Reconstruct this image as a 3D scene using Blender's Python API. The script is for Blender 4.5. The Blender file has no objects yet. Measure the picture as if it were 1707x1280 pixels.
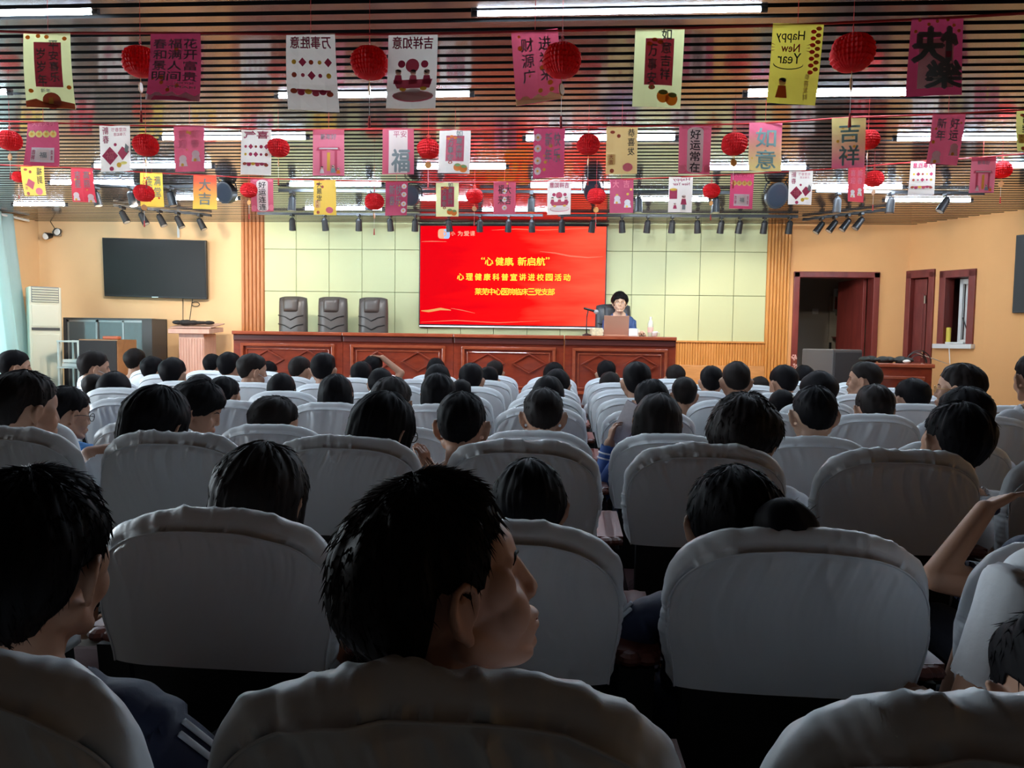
import bpy, bmesh, math, random
from mathutils import Vector, Matrix, Euler, noise
PI = math.pi
R = math.radians
SC = bpy.context.scene
COL = SC.collection

# ------------------------------------------------------------------ camera, world, large lights, exposure
EYE = 1.31
YAW, PITCH, ROLL = R(4.0), R(3.41), R(0.85)
FPX, CX, CY = 1240.0, 853.5, 640.0
cam_data = bpy.data.cameras.new('camera')
cam_data.sensor_width = 36.0
cam_data.lens = 36.0 * FPX / 1707.0
cam_data.clip_start = 0.02
cam = bpy.data.objects.new('camera', cam_data)
COL.objects.link(cam)
CAM_R = Matrix.Rotation(YAW, 3, 'Z') @ Matrix.Rotation(PI / 2 - PITCH, 3, 'X') @ Matrix.Rotation(ROLL, 3, 'Z')
CAM_P = Vector((0, 0, EYE))
cam.matrix_world = Matrix.Translation(CAM_P) @ CAM_R.to_4x4()
SC.camera = cam

world = bpy.data.worlds.new('world')
SC.world = world
world.use_nodes = True
world.node_tree.nodes['Background'].inputs[0].default_value = (0.75, 0.85, 1.0, 1)
world.node_tree.nodes['Background'].inputs[1].default_value = 0.25
SC.view_settings.view_transform = 'Standard'
SC.view_settings.look = 'None'
SC.view_settings.gamma = 1.0
SC.view_settings.use_curve_mapping = False
SC.view_settings.exposure = 1.95
GLOW = 2 ** -1.95
SC.cycles.use_denoising = True
SC.cycles.max_bounces = 7
SC.cycles.diffuse_bounces = 3
SC.cycles.glossy_bounces = 3
SC.cycles.sample_clamp_indirect = 4.0
SC.cycles.caustics_reflective = False
SC.cycles.caustics_refractive = False

TUBE_POWER = 38.0
SCREEN_POWER = 1.45 * GLOW
SPOT_POWER = 15.0
WINDOW_POWER = 260.0

CEIL_Z = 2.84
WALL_Y = 9.9

def area_light(name, loc, rot, sx, sy, power, color):
    l = bpy.data.lights.new(name, 'AREA')
    l.shape = 'RECTANGLE'; l.size = sx; l.size_y = sy; l.energy = power; l.color = color
    o = bpy.data.objects.new(name, l); COL.objects.link(o)
    o.location = loc; o.rotation_euler = rot
    return o

# daylight outside the windows of the left wall (the windows themselves lie outside the frame, behind the curtains)
LEFT_X = -6.95
area_light('daylight', (LEFT_X - 0.9, 5.6, 1.7), (0, R(-90), 0), 2.2, 7.0, WINDOW_POWER, (0.80, 0.92, 1.0))

# ------------------------------------------------------------------ helpers
def ray(px, py):
    return CAM_R @ Vector(((px - CX) / FPX, -(py - CY) / FPX, -1.0))
def PY(px, py, Y):
    d = ray(px, py); return CAM_P + d * (Y / d.y)
def PZ(px, py, z):
    d = ray(px, py); return CAM_P + d * ((z - EYE) / d.z)
def PX(px, py, x):
    d = ray(px, py); return CAM_P + d * (x / d.x)
def fpx(Y):
    return FPX / Y

def sstep(a, b, x):
    t = min(1.0, max(0.0, (x - a) / (b - a))); return t * t * (3 - 2 * t)
def lerp(a, b, t): return a + (b - a) * t
def pl(x, pts):
    if x <= pts[0][0]: return pts[0][1]
    for (x0, y0), (x1, y1) in zip(pts, pts[1:]):
        if x <= x1: return lerp(y0, y1, (x - x0) / (x1 - x0))
    return pts[-1][1]

MATS = {}
def mat(name, color, rough=0.6, metal=0.0, spec=0.5, emit=None, emit_s=0.0, noise_s=0.0, noise_amt=0.12, bump=0.0, bump_s=60.0, sheen=0.0, trans=0.0, alpha=1.0, coat=0.0, sub=0.0):
    if name in MATS: return MATS[name]
    m = bpy.data.materials.new(name); m.use_nodes = True
    nt = m.node_tree; b = nt.nodes['Principled BSDF']
    c = (color[0], color[1], color[2], 1)
    b.inputs['Base Color'].default_value = c
    b.inputs['Roughness'].default_value = rough
    b.inputs['Metallic'].default_value = metal
    b.inputs['Specular IOR Level'].default_value = spec
    b.inputs['Sheen Weight'].default_value = sheen
    b.inputs['Transmission Weight'].default_value = trans
    b.inputs['Alpha'].default_value = alpha
    b.inputs['Coat Weight'].default_value = coat
    b.inputs['Subsurface Weight'].default_value = sub
    if sub: b.inputs['Subsurface Radius'].default_value = (0.01, 0.004, 0.002)
    if emit:
        b.inputs['Emission Color'].default_value = (emit[0], emit[1], emit[2], 1)
        b.inputs['Emission Strength'].default_value = emit_s
    tc = None
    if noise_s or bump:
        tc = nt.nodes.new('ShaderNodeTexCoord')
    if noise_s:
        n = nt.nodes.new('ShaderNodeTexNoise'); n.inputs['Scale'].default_value = noise_s; n.inputs['Detail'].default_value = 4
        nt.links.new(tc.outputs['Object'], n.inputs['Vector'])
        mx = nt.nodes.new('ShaderNodeMixRGB'); mx.blend_type = 'MIX'
        k = 1 - noise_amt
        mx.inputs[1].default_value = (c[0] * k, c[1] * k, c[2] * k, 1)
        k = 1 + noise_amt
        mx.inputs[2].default_value = (min(1, c[0] * k), min(1, c[1] * k), min(1, c[2] * k), 1)
        nt.links.new(n.outputs['Fac'], mx.inputs[0]); nt.links.new(mx.outputs[0], b.inputs['Base Color'])
    if bump:
        n2 = nt.nodes.new('ShaderNodeTexNoise'); n2.inputs['Scale'].default_value = bump_s; n2.inputs['Detail'].default_value = 5
        nt.links.new(tc.outputs['Object'], n2.inputs['Vector'])
        bp = nt.nodes.new('ShaderNodeBump'); bp.inputs['Strength'].default_value = bump; bp.inputs['Distance'].default_value = 0.01
        nt.links.new(n2.outputs['Fac'], bp.inputs['Height']); nt.links.new(bp.outputs['Normal'], b.inputs['Normal'])
    MATS[name] = m
    return m

def wood(name, c1, c2, rough=0.35, scale=(1, 1, 1), coat=0.0):
    if name in MATS: return MATS[name]
    m = bpy.data.materials.new(name); m.use_nodes = True
    nt = m.node_tree; b = nt.nodes['Principled BSDF']
    tc = nt.nodes.new('ShaderNodeTexCoord'); mp = nt.nodes.new('ShaderNodeMapping')
    mp.inputs['Scale'].default_value = scale
    n = nt.nodes.new('ShaderNodeTexNoise'); n.inputs['Scale'].default_value = 6; n.inputs['Detail'].default_value = 6; n.inputs['Distortion'].default_value = 0.6
    cr = nt.nodes.new('ShaderNodeValToRGB')
    cr.color_ramp.elements[0].position = 0.3; cr.color_ramp.elements[1].position = 0.72
    cr.color_ramp.elements[0].color = (*c1, 1); cr.color_ramp.elements[1].color = (*c2, 1)
    nt.links.new(tc.outputs['Object'], mp.inputs['Vector']); nt.links.new(mp.outputs[0], n.inputs['Vector'])
    nt.links.new(n.outputs['Fac'], cr.inputs[0]); nt.links.new(cr.outputs[0], b.inputs['Base Color'])
    b.inputs['Roughness'].default_value = rough; b.inputs['Coat Weight'].default_value = coat
    MATS[name] = m
    return m

ROOT_M = {}
def put(o, parent=None):
    COL.objects.link(o)
    if parent is not None: o.parent = parent
    return o
def tag(o, label=None, cat=None, group=None, kind=None):
    if label: o['label'] = label
    if cat: o['category'] = cat
    if group: o['group'] = group
    if kind: o['kind'] = kind
    return o
def thing(name, label, cat, loc=(0, 0, 0), rz=0.0, group=None, rot=None):
    o = bpy.data.objects.new(name, None); o.empty_display_size = 0.05
    COL.objects.link(o)
    o.location = loc; o.rotation_euler = rot if rot else (0, 0, rz)
    ROOT_M[o.name] = Matrix.Translation(Vector(loc)) @ o.rotation_euler.to_matrix().to_4x4()
    return tag(o, label, cat, group)

class MB:
    def __init__(s): s.v = []; s.f = []; s.m = []
    def add(s, vs, fs, mi=0, M=None):
        b = len(s.v)
        for p in vs:
            p = Vector(p); s.v.append(M @ p if M is not None else p)
        for f in fs:
            s.f.append([i + b for i in f]); s.m.append(mi)
        return s
    def box(s, c, d, mi=0, rot=None, M=None):
        x, y, z = d[0] / 2, d[1] / 2, d[2] / 2
        vs = [Vector(p) for p in ((-x, -y, -z), (x, -y, -z), (x, y, -z), (-x, y, -z), (-x, -y, z), (x, -y, z), (x, y, z), (-x, y, z))]
        T = Matrix.Translation(Vector(c))
        if rot is not None: T = T @ Euler(rot).to_matrix().to_4x4()
        if M is not None: T = M @ T
        s.add(vs, [(0, 3, 2, 1), (4, 5, 6, 7), (0, 1, 5, 4), (1, 2, 6, 5), (2, 3, 7, 6), (3, 0, 4, 7)], mi, T)
        return s
    def quad(s, a, b, c, d, mi=0): return s.add([a, b, c, d], [(0, 1, 2, 3)], mi)
    def slab(s, pts, ext, mi=0):
        n = len(pts); e = Vector(ext)
        vs = [Vector(p) for p in pts] + [Vector(p) + e for p in pts]
        fs = [list(range(n))[::-1], list(range(n, 2 * n))] + [(i, (i + 1) % n, n + (i + 1) % n, n + i) for i in range(n)]
        return s.add(vs, fs, mi)
    def lathe(s, prof, n=16, mi=0, M=None, sx=1, sy=1, rad=None):
        vs = []; fs = []; k = len(prof)
        for j, (r, z) in enumerate(prof):
            for i in range(n):
                a = 2 * PI * i / n
                q = rad(a, j / (k - 1)) if rad else 1
                vs.append((r * math.cos(a) * sx * q, r * math.sin(a) * sy * q, z))
        for j in range(k - 1):
            for i in range(n):
                fs.append((j * n + i, j * n + (i + 1) % n, (j + 1) * n + (i + 1) % n, (j + 1) * n + i))
        fs.append(list(range(n))[::-1]); fs.append([(k - 1) * n + i for i in range(n)])
        return s.add(vs, fs, mi, M)
    def cap(s, a, b, ra, rb=None, n=12, mi=0, M=None, h=4, flat=False):
        a = Vector(a); b = Vector(b); rb = ra if rb is None else rb
        d = b - a; L = d.length
        T = Matrix.Translation(a) @ (d.to_track_quat('Z', 'Y').to_matrix().to_4x4() if L > 1e-9 else Matrix.Identity(4))
        prof = []
        if flat: prof = [(ra, 0), (rb, L)]
        else:
            for i in range(h): t = PI / 2 * i / h; prof.append((max(ra * math.sin(t), ra * 0.04), -ra * math.cos(t)))
            prof.append((ra, 0)); prof.append((rb, L))
            for i in range(1, h + 1): t = PI / 2 * i / h; prof.append((max(rb * math.cos(t), rb * 0.04), L + rb * math.sin(t)))
        return s.lathe(prof, n, mi, M @ T if M is not None else T)
    def ell(s, c, r, n=20, mi=0, M=None, rot=None, k=12):
        T = Matrix.Translation(Vector(c))
        if rot is not None: T = T @ Euler(rot).to_matrix().to_4x4()
        T = T @ Matrix.Diagonal((r[0], r[1], r[2], 1))
        prof = [(max(math.sin(PI * i / k), 0.03), -math.cos(PI * i / k)) for i in range(k + 1)]
        return s.lathe(prof, n, mi, M @ T if M is not None else T)
    def tube(s, pts, r, n=8, mi=0, M=None, closed=False):
        pts = [Vector(p) for p in pts]; k = len(pts); vs = []; fs = []
        for j in range(k):
            t = (pts[(j + 1) % k] - pts[j - 1]) if closed or 0 < j < k - 1 else (pts[1] - pts[0] if j == 0 else pts[-1] - pts[-2])
            q = t.to_track_quat('Z', 'Y')
            rr = r[j] if isinstance(r, (list, tuple)) else r
            for i in range(n):
                a = 2 * PI * i / n
                vs.append(pts[j] + q @ Vector((rr * math.cos(a), rr * math.sin(a), 0)))
        for j in range(k if closed else k - 1):
            for i in range(n):
                fs.append((j * n + i, j * n + (i + 1) % n, ((j + 1) % k) * n + (i + 1) % n, ((j + 1) % k) * n + i))
        if not closed: fs.append(list(range(n))[::-1]); fs.append([(k - 1) * n + i for i in range(n)])
        return s.add(vs, fs, mi, M)
    def disc(s, c, r, n=20, mi=0, M=None, ry=None, a0=0, a1=2 * PI):
        ry = ry or r
        full = a1 - a0 > 2 * PI - 1e-6
        vs = [(c[0] + r * math.cos(a0 + (a1 - a0) * i / (n if full else n - 1)), c[1] + ry * math.sin(a0 + (a1 - a0) * i / (n if full else n - 1)), c[2] if len(c) > 2 else 0) for i in range(n)]
        return s.add(vs, [list(range(n))], mi, M)
    def mesh(s, name, mats, smooth=False):
        me = bpy.data.meshes.new(name)
        me.from_pydata([tuple(p) for p in s.v], [], s.f)
        for m in mats: me.materials.append(m)
        if len(mats) > 1: me.polygons.foreach_set('material_index', s.m)
        if smooth: me.polygons.foreach_set('use_smooth', [True] * len(me.polygons))
        me.update()
        return me
    def build(s, name, mats, parent=None, smooth=False, world=False, bevel=0.0, fix=False):
        if not isinstance(mats, (list, tuple)): mats = [mats]
        if world and parent is not None:
            inv = ROOT_M[parent.name].inverted()
            s.v = [inv @ p for p in s.v]
        me = s.mesh(name, mats, smooth)
        if fix:
            bm = bmesh.new(); bm.from_mesh(me); bmesh.ops.remove_doubles(bm, verts=bm.verts, dist=1e-5)
            bmesh.ops.recalc_face_normals(bm, faces=bm.faces); bm.to_mesh(me); bm.free()
        o = bpy.data.objects.new(name, me)
        put(o, parent)
        if bevel:
            b = o.modifiers.new('bevel', 'BEVEL'); b.width = bevel; b.segments = 2; b.limit_method = 'ANGLE'; b.angle_limit = R(40)
        return o

def struct(mb, name, mats, **k):
    o = mb.build(name, mats, **k); o['kind'] = 'structure'; return o

def copy_tree(o, parent=None):
    c = o.copy(); COL.objects.link(c)
    if parent is not None: c.parent = parent
    for ch in list(o.children): copy_tree(ch, c)
    return c

TXT = {}
def text_geo(body, bold=0.0):
    """centred glyph outlines of height about 1, in the xy plane"""
    key = (body, bold)
    if key in TXT: return TXT[key]
    cu = bpy.data.curves.new('lettering', 'FONT'); cu.body = body; cu.offset = bold; cu.resolution_u = 2
    o = bpy.data.objects.new('lettering', cu); COL.objects.link(o)
    bpy.context.view_layer.update()
    me = bpy.data.meshes.new_from_object(o.evaluated_get(bpy.context.evaluated_depsgraph_get()))
    vs = [v.co.copy() for v in me.vertices]; fs = [list(p.vertices) for p in me.polygons]
    bpy.data.objects.remove(o); bpy.data.curves.remove(cu); bpy.data.meshes.remove(me)
    if vs:
        x0 = min(v.x for v in vs); x1 = max(v.x for v in vs); y0 = min(v.y for v in vs); y1 = max(v.y for v in vs)
        c = Vector(((x0 + x1) / 2, (y0 + y1) / 2, 0)); vs = [v - c for v in vs]
        TXT[key] = (vs, fs, x1 - x0, y1 - y0)
    else: TXT[key] = ([], [], 1, 1)
    return TXT[key]
def write(mb, body, M, w=None, h=None, mi=0, bold=0.0, mirror=False):
    """one line of lettering fitted into w by h (None keeps the proportion)"""
    vs, fs, tw, th = text_geo(body, 0.0)
    sx = w / tw if w else None; sy = h / th if h else None
    sx = sx if sx else sy; sy = sy if sy else sx
    if mirror: sx = -sx
    k = bold * .8 * min(abs(sx), sy)
    for ox, oy in (((-k, 0), (k, 0), (0, -k), (0, k)) if bold else ((0, 0),)):
        mb.add([(v.x * sx + ox, v.y * sy + oy, 0) for v in vs], fs, mi, M)
# ------------------------------------------------------------------ the room shell
M_PEACH = mat('peach_plaster', (0.86, 0.57, 0.31), rough=0.85, noise_s=3, noise_amt=0.05, bump=0.05, bump_s=120)
M_PEACH_R = mat('ochre_plaster', (0.86, 0.45, 0.18), rough=0.85, noise_s=3, noise_amt=0.05, bump=0.05, bump_s=120)
M_PANEL = mat('pale_green_panel', (0.58, 0.61, 0.34), rough=0.55, noise_s=2, noise_amt=0.04)
M_JOINT = mat('panel_joint', (0.22, 0.25, 0.14), rough=0.8)
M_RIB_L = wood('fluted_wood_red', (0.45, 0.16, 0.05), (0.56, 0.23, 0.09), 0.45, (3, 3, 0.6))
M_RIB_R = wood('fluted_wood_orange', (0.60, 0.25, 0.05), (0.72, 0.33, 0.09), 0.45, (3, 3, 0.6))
M_STAGE = wood('stage_wood', (0.55, 0.25, 0.08), (0.66, 0.33, 0.12), 0.4, (1, 6, 6))
M_SLAT = wood('slat_brown', (0.13, 0.080, 0.060), (0.20, 0.125, 0.095), 0.20, (0.5, 8, 8))
_b = M_SLAT.node_tree.nodes['Principled BSDF']; _b.inputs['Specular IOR Level'].default_value = 0.9; _b.inputs['Coat Weight'].default_value = 1.0; _b.inputs['Coat Roughness'].default_value = 0.10; _b.inputs['Coat IOR'].default_value = 1.8
M_VOID_SHADE = mat('void_and_shade_black', (0.006, 0.006, 0.007), rough=0.9)
M_DARKRED = wood('dark_red_door', (0.16, 0.025, 0.02), (0.24, 0.04, 0.03), 0.4, (2, 2, 0.4))
M_WHITE = mat('white_paint', (0.78, 0.78, 0.76), rough=0.5)
M_GREYWALL = mat('grey_plaster', (0.42, 0.38, 0.33), rough=0.9)
M_REAR = mat('rear_wall_paint', (0.07, 0.06, 0.055), rough=0.9)
M_BLACK = mat('black_plastic', (0.012, 0.012, 0.014), rough=0.45)
M_BLACKM = mat('black_metal', (0.02, 0.02, 0.022), rough=0.4, metal=0.3)
M_CHROME = mat('chrome', (0.75, 0.75, 0.76), rough=0.2, metal=1.0)

fl = bpy.data.materials.new('floor_tiles'); fl.use_nodes = True
nt = fl.node_tree; b = nt.nodes['Principled BSDF']
tc = nt.nodes.new('ShaderNodeTexCoord'); br = nt.nodes.new('ShaderNodeTexBrick')
br.offset = 0; br.inputs['Scale'].default_value = 1.0; br.inputs['Brick Width'].default_value = 0.6; br.inputs['Row Height'].default_value = 0.6
br.inputs['Mortar Size'].default_value = 0.004
br.inputs['Color1'].default_value = (0.17, 0.16, 0.15, 1); br.inputs['Color2'].default_value = (0.20, 0.19, 0.17, 1); br.inputs['Mortar'].default_value = (0.1, 0.09, 0.08, 1)
nt.links.new(tc.outputs['Object'], br.inputs['Vector']); nt.links.new(br.outputs['Color'], b.inputs['Base Color']); b.inputs['Roughness'].default_value = 0.3

def wx(px, py=465): return PY(px, py, WALL_Y).x
LEFT_X = wx(66)
C0 = Vector((wx(1515), WALL_Y, 0))
p = PZ(1650, 357, CEIL_Z); C1 = Vector((p.x, p.y, 0))
p = PZ(1707, 350, CEIL_Z); C2 = Vector((p.x, p.y, 0)); C2 = C1 + (C2 - C1) * 3.0
RIGHT_X = C2.x
REAR_Y = -3.2

struct(MB().box(((LEFT_X + RIGHT_X) / 2, (REAR_Y + 13) / 2, -0.05), (RIGHT_X - LEFT_X + 1, 13 - REAR_Y + .4, 0.1)), 'floor', fl)

# ceiling: lacquered slats running across the hall under a black void
mb = MB()
pitch = 0.11
n = int((WALL_Y - REAR_Y) / pitch)
x0, x1 = LEFT_X - .1, RIGHT_X + .1
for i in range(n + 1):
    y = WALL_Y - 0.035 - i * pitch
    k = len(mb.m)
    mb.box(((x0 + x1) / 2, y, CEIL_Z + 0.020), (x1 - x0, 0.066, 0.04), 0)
    mb.m[k + 2] = mb.m[k + 4] = mb.m[k + 1] = 1   # slats are faced below; edges painted black as the shade in the gaps
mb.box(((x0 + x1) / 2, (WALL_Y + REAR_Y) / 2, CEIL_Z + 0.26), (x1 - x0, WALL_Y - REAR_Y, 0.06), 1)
struct(mb, 'ceiling', [M_SLAT, M_VOID_SHADE])

def wall_run(A, B, z0, z1, holes, th, mb, mi=0):
    """a vertical wall from A to B with rectangular openings (s0,s1,za,zb in metres along A-B); thickness goes to the left of A->B"""
    d = (B - A); L = d.length; d = d / L; nrm = Vector((-d.y, d.x, 0)) * th
    cuts = sorted(set([0, L] + [h[0] for h in holes] + [h[1] for h in holes]))
    for a, b_ in zip(cuts, cuts[1:]):
        zs = [(z0, z1)]
        for h in holes:
            if h[0] <= a + 1e-6 and b_ <= h[1] + 1e-6:
                nz = []
                for q0, q1 in zs:
                    if h[2] > q0: nz.append((q0, h[2]))
                    if h[3] < q1: nz.append((h[3], q1))
                zs = nz
        for q0, q1 in zs:
            P0 = A + d * a; P1 = A + d * b_
            mb.slab([P0 + Vector((0, 0, q0)), P1 + Vector((0, 0, q0)), P1 + Vector((0, 0, q1)), P0 + Vector((0, 0, q1))], nrm, mi)
    return mb

# front wall: plaster left and right, door opening at the right
COLL0, COLL1, COLR0, COLR1 = wx(404), wx(442), wx(1277), wx(1316)
WT = CEIL_Z + 0.2
dz_top = PY(1390, 459, WALL_Y).z
d1a, d1b = wx(1330), wx(1458)
mb = wall_run(Vector((LEFT_X - .15, WALL_Y, 0)), Vector((COLL1, WALL_Y, 0)), 0, WT, [], 0.15, MB())
struct(mb, 'wall_front', M_PEACH)
mb = wall_run(Vector((COLL1, WALL_Y, 0)), Vector((COLR1, WALL_Y, 0)), 0, WT, [], 0.15, MB())
struct(mb, 'wall_front.001', M_JOINT)
A = Vector((COLR1, WALL_Y, 0)); B = Vector((C0.x + .1, WALL_Y, 0))
mb = wall_run(A, B, 0, WT, [(d1a - COLR1, d1b - COLR1, 0, dz_top)], 0.15, MB())
struct(mb, 'wall_front.002', M_PEACH_R)

# pale green wall panels with open joints
mb = MB()
xs = [COLL1, wx(495), wx(549.5), wx(604), wx(659), wx(714), wx(769), wx(824), wx(880), wx(935), wx(994), wx(1053), wx(1109), wx(1166), wx(1223), COLR0]
zj = [PY(853, y, WALL_Y).z for y in (567 - 3, 489.5, 418, 374)]
zj[-1] = WT
g = 0.006
for a, b_ in zip(xs, xs[1:]):
    for q0, q1 in zip(zj, zj[1:]):
        mb.box(((a + b_) / 2, WALL_Y - 0.012, (q0 + q1) / 2), (b_ - a - g, 0.024, q1 - q0 - g))
struct(mb, 'trim_1', M_PANEL, bevel=0.003)
# fluted wood: two full-height columns and the dado between them
def flutes(xa, xb, z0, z1, y, w, dep, mb):
    n = max(1, round((xb - xa) / w)); w = (xb - xa) / n
    mb.box(((xa + xb) / 2, y - 0.01, (z0 + z1) / 2), (xb - xa, 0.02, z1 - z0))
    for i in range(n):
        c = xa + (i + .5) * w
        pts = [(c - w * .40, y - 0.02, z0), (c - w * .40, y - 0.02 - dep * .7, z0), (c - w * .26, y - 0.02 - dep, z0), (c + w * .26, y - 0.02 - dep, z0), (c + w * .40, y - 0.02 - dep * .7, z0), (c + w * .40, y - 0.02, z0)]
        mb.slab(pts, (0, 0, z1 - z0))
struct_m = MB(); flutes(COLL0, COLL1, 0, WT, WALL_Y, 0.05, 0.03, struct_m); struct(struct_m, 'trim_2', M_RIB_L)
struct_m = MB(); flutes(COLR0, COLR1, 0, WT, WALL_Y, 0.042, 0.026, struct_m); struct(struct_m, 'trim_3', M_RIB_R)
zd = zj[0] - 0.01
zb = PY(1200, 609, WALL_Y).z
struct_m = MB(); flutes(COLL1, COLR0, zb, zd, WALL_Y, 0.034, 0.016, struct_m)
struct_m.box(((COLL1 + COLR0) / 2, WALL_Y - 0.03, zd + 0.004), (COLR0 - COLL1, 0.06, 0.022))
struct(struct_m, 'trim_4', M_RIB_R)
STAGE_Z = 0.605
STAGE_Y = 8.0
struct(MB().box(((COLL1 + COLR0) / 2, WALL_Y - 0.04, (zb + STAGE_Z) / 2), (COLR0 - COLL1, 0.07, zb - STAGE_Z - .002)), 'baseboard_front', M_STAGE, bevel=0.006)
mb = MB()
SX0, SX1 = wx(300), wx(1312)
mb.box(((SX0 + SX1) / 2, (STAGE_Y + WALL_Y) / 2, STAGE_Z / 2), (SX1 - SX0, WALL_Y - STAGE_Y, STAGE_Z))
mb.box(((SX0 + SX1) / 2, STAGE_Y - 0.01, STAGE_Z - 0.03), (SX1 - SX0, 0.05, 0.06))
mb.box(((SX0 + SX1) / 2, STAGE_Y - 0.25, STAGE_Z / 4), (1.6, 0.5, STAGE_Z / 2))
o = struct(mb, 'floor_stage', M_STAGE)

# left wall with a long window opening, rear wall, right walls
WIN_A, WIN_B, WIN_Z0, WIN_Z1 = 2.3, 8.9, 0.85, 2.55
mb = wall_run(Vector((LEFT_X, REAR_Y, 0)), Vector((LEFT_X, WALL_Y, 0)), 0, WT, [(WIN_A - REAR_Y, WIN_B - REAR_Y, WIN_Z0, WIN_Z1)], 0.2, MB())
struct(mb, 'wall_left', M_PEACH)
struct(MB().box(((LEFT_X + RIGHT_X) / 2, REAR_Y - .06, WT / 2), (RIGHT_X - LEFT_X + .6, 0.12, WT)), 'wall_back', M_REAR)
struct(MB().box((RIGHT_X + .06, (REAR_Y + C2.y) / 2, WT / 2), (0.12, C2.y - REAR_Y, WT)), 'wall_right', M_PEACH_R)
# window of the left wall: frame, mullions, panes
mb = MB(); xw = LEFT_X - 0.1
for z in (WIN_Z0 + .03, WIN_Z1 - .03): mb.box((xw, (WIN_A + WIN_B) / 2, z), (0.06, WIN_B - WIN_A, 0.06))
k = 6
for i in range(k + 1):
    mb.box((xw, lerp(WIN_A + .03, WIN_B - .03, i / k), (WIN_Z0 + WIN_Z1) / 2), (0.06, 0.06, WIN_Z1 - WIN_Z0))
wf = struct(mb, 'window_1', M_WHITE)
g = bpy.data.materials.new('window_glass'); g.use_nodes = True
nt = g.node_tree; nt.nodes.clear()
out = nt.nodes.new('ShaderNodeOutputMaterial'); mx = nt.nodes.new('ShaderNodeMixShader'); tr = nt.nodes.new('ShaderNodeBsdfTransparent'); gl = nt.nodes.new('ShaderNodeBsdfGlossy')
gl.inputs['Roughness'].default_value = 0.02; mx.inputs[0].default_value = 0.08
nt.links.new(tr.outputs[0], mx.inputs[1]); nt.links.new(gl.outputs[0], mx.inputs[2]); nt.links.new(mx.outputs[0], out.inputs[0])
M_GLASS = g
gp = MB().box((xw, (WIN_A + WIN_B) / 2, (WIN_Z0 + WIN_Z1) / 2), (0.008, WIN_B - WIN_A - .06, WIN_Z1 - WIN_Z0 - .06)).build('window_pane', M_GLASS, wf)

# angled right-hand wall with a door and a hatch window, then the next wall piece
dAB = (C1 - C0); LAB = dAB.length; dAB = dAB / LAB
nAB = Vector((-dAB.y, dAB.x, 0))
def PW(px, py, A=C0, d=dAB):
    """pixel to (s, z) on the vertical plane through A along d"""
    r = ray(px, py); nn = Vector((-d.y, d.x, 0))
    t = (A - CAM_P).dot(nn) / r.dot(nn); q = CAM_P + r * t
    return (q - A).dot(d), q.z
s0, _ = PW(1514, 530); s1, zt = PW(1554, 458)
w0, wz0 = PW(1571, 572); w1, wz1 = PW(1620, 458)
_, wz0 = PW(1595, 574)
th = 0.15
if nAB.dot(Vector((1, 0, 0))) < 0: nOut = -nAB
else: nOut = nAB
mb = MB()
def wr(A, B, z1, holes, mb):
    m2 = wall_run(A, B, 0, z1, holes, 1.0, MB())
    # rebuild with the outward normal
    d = (B - A); d.normalize(); nn = Vector((-d.y, d.x, 0)); sg = 1 if nn.x > 0 else -1
    return wall_run(A, B, 0, z1, holes, th * sg, mb)
struct(wr(C0, C1, WT, [(s0, s1, 0, zt), (w0, w1, wz0, wz1)], MB()), 'wall_right.001', M_PEACH_R)
struct(wr(C1, C2, WT, [], MB()), 'wall_right.002', M_PEACH_R)

def on_wall(s, z, off=0.0, A=C0, d=dAB, nn=None):
    nn = nn if nn is not None else nOut
    return A + d * s + nn * off + Vector((0, 0, z))
def wall_box(mb, s0, s1, z0, z1, o0, o1, mi=0, A=C0, d=dAB, nn=None):
    pts = [on_wall(s0, z0, o0, A, d, nn), on_wall(s1, z0, o0, A, d, nn), on_wall(s1, z1, o0, A, d, nn), on_wall(s0, z1, o0, A, d, nn)]
    nn = nn if nn is not None else nOut
    mb.slab(pts, nn * (o1 - o0), mi)
# door_2: dark red frame, leaf standing a little ajar, hinges
mb = MB(); fw = 0.09
wall_box(mb, s0 - fw * .5, s0 + .03, 0, zt + .04, -0.03, th)
wall_box(mb, s1 - .03, s1 + fw * .5, 0, zt + .04, -0.03, th)
wall_box(mb, s0 - fw * .5, s1 + fw * .5, zt - .03, zt + .07, -0.03, th)
d2 = struct(mb, 'door_2', M_DARKRED, bevel=0.006)
mb = MB(); lw = (s1 - s0) - .08
wall_box(mb, s0 + .03, s0 + .03 + lw * .80, 0.01, zt - .04, 0.05, 0.09)
for q0, q1 in ((0.25, 0.95), (1.1, zt - .22)):
    wall_box(mb, s0 + .03 + lw * .16, s0 + .03 + lw * .64, q0, q1, 0.04, 0.05)
leaf = mb.build('door_leaf', M_DARKRED, d2, bevel=0.006)
mb = MB()
for z in (zt - .3, zt * .55): wall_box(mb, s0 + lw * .85, s0 + lw * .93, z - .05, z + .05, 0.03, 0.06)
mb.build('hinge', M_CHROME, leaf)
mb = MB(); wall_box(mb, s0 + .03, s1 - .03, 0, zt, th + .02, th + .04); mb.build('opening_shade', M_VOID_SHADE, d2)  # black sheet painted as the shade behind the ajar leaf
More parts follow.
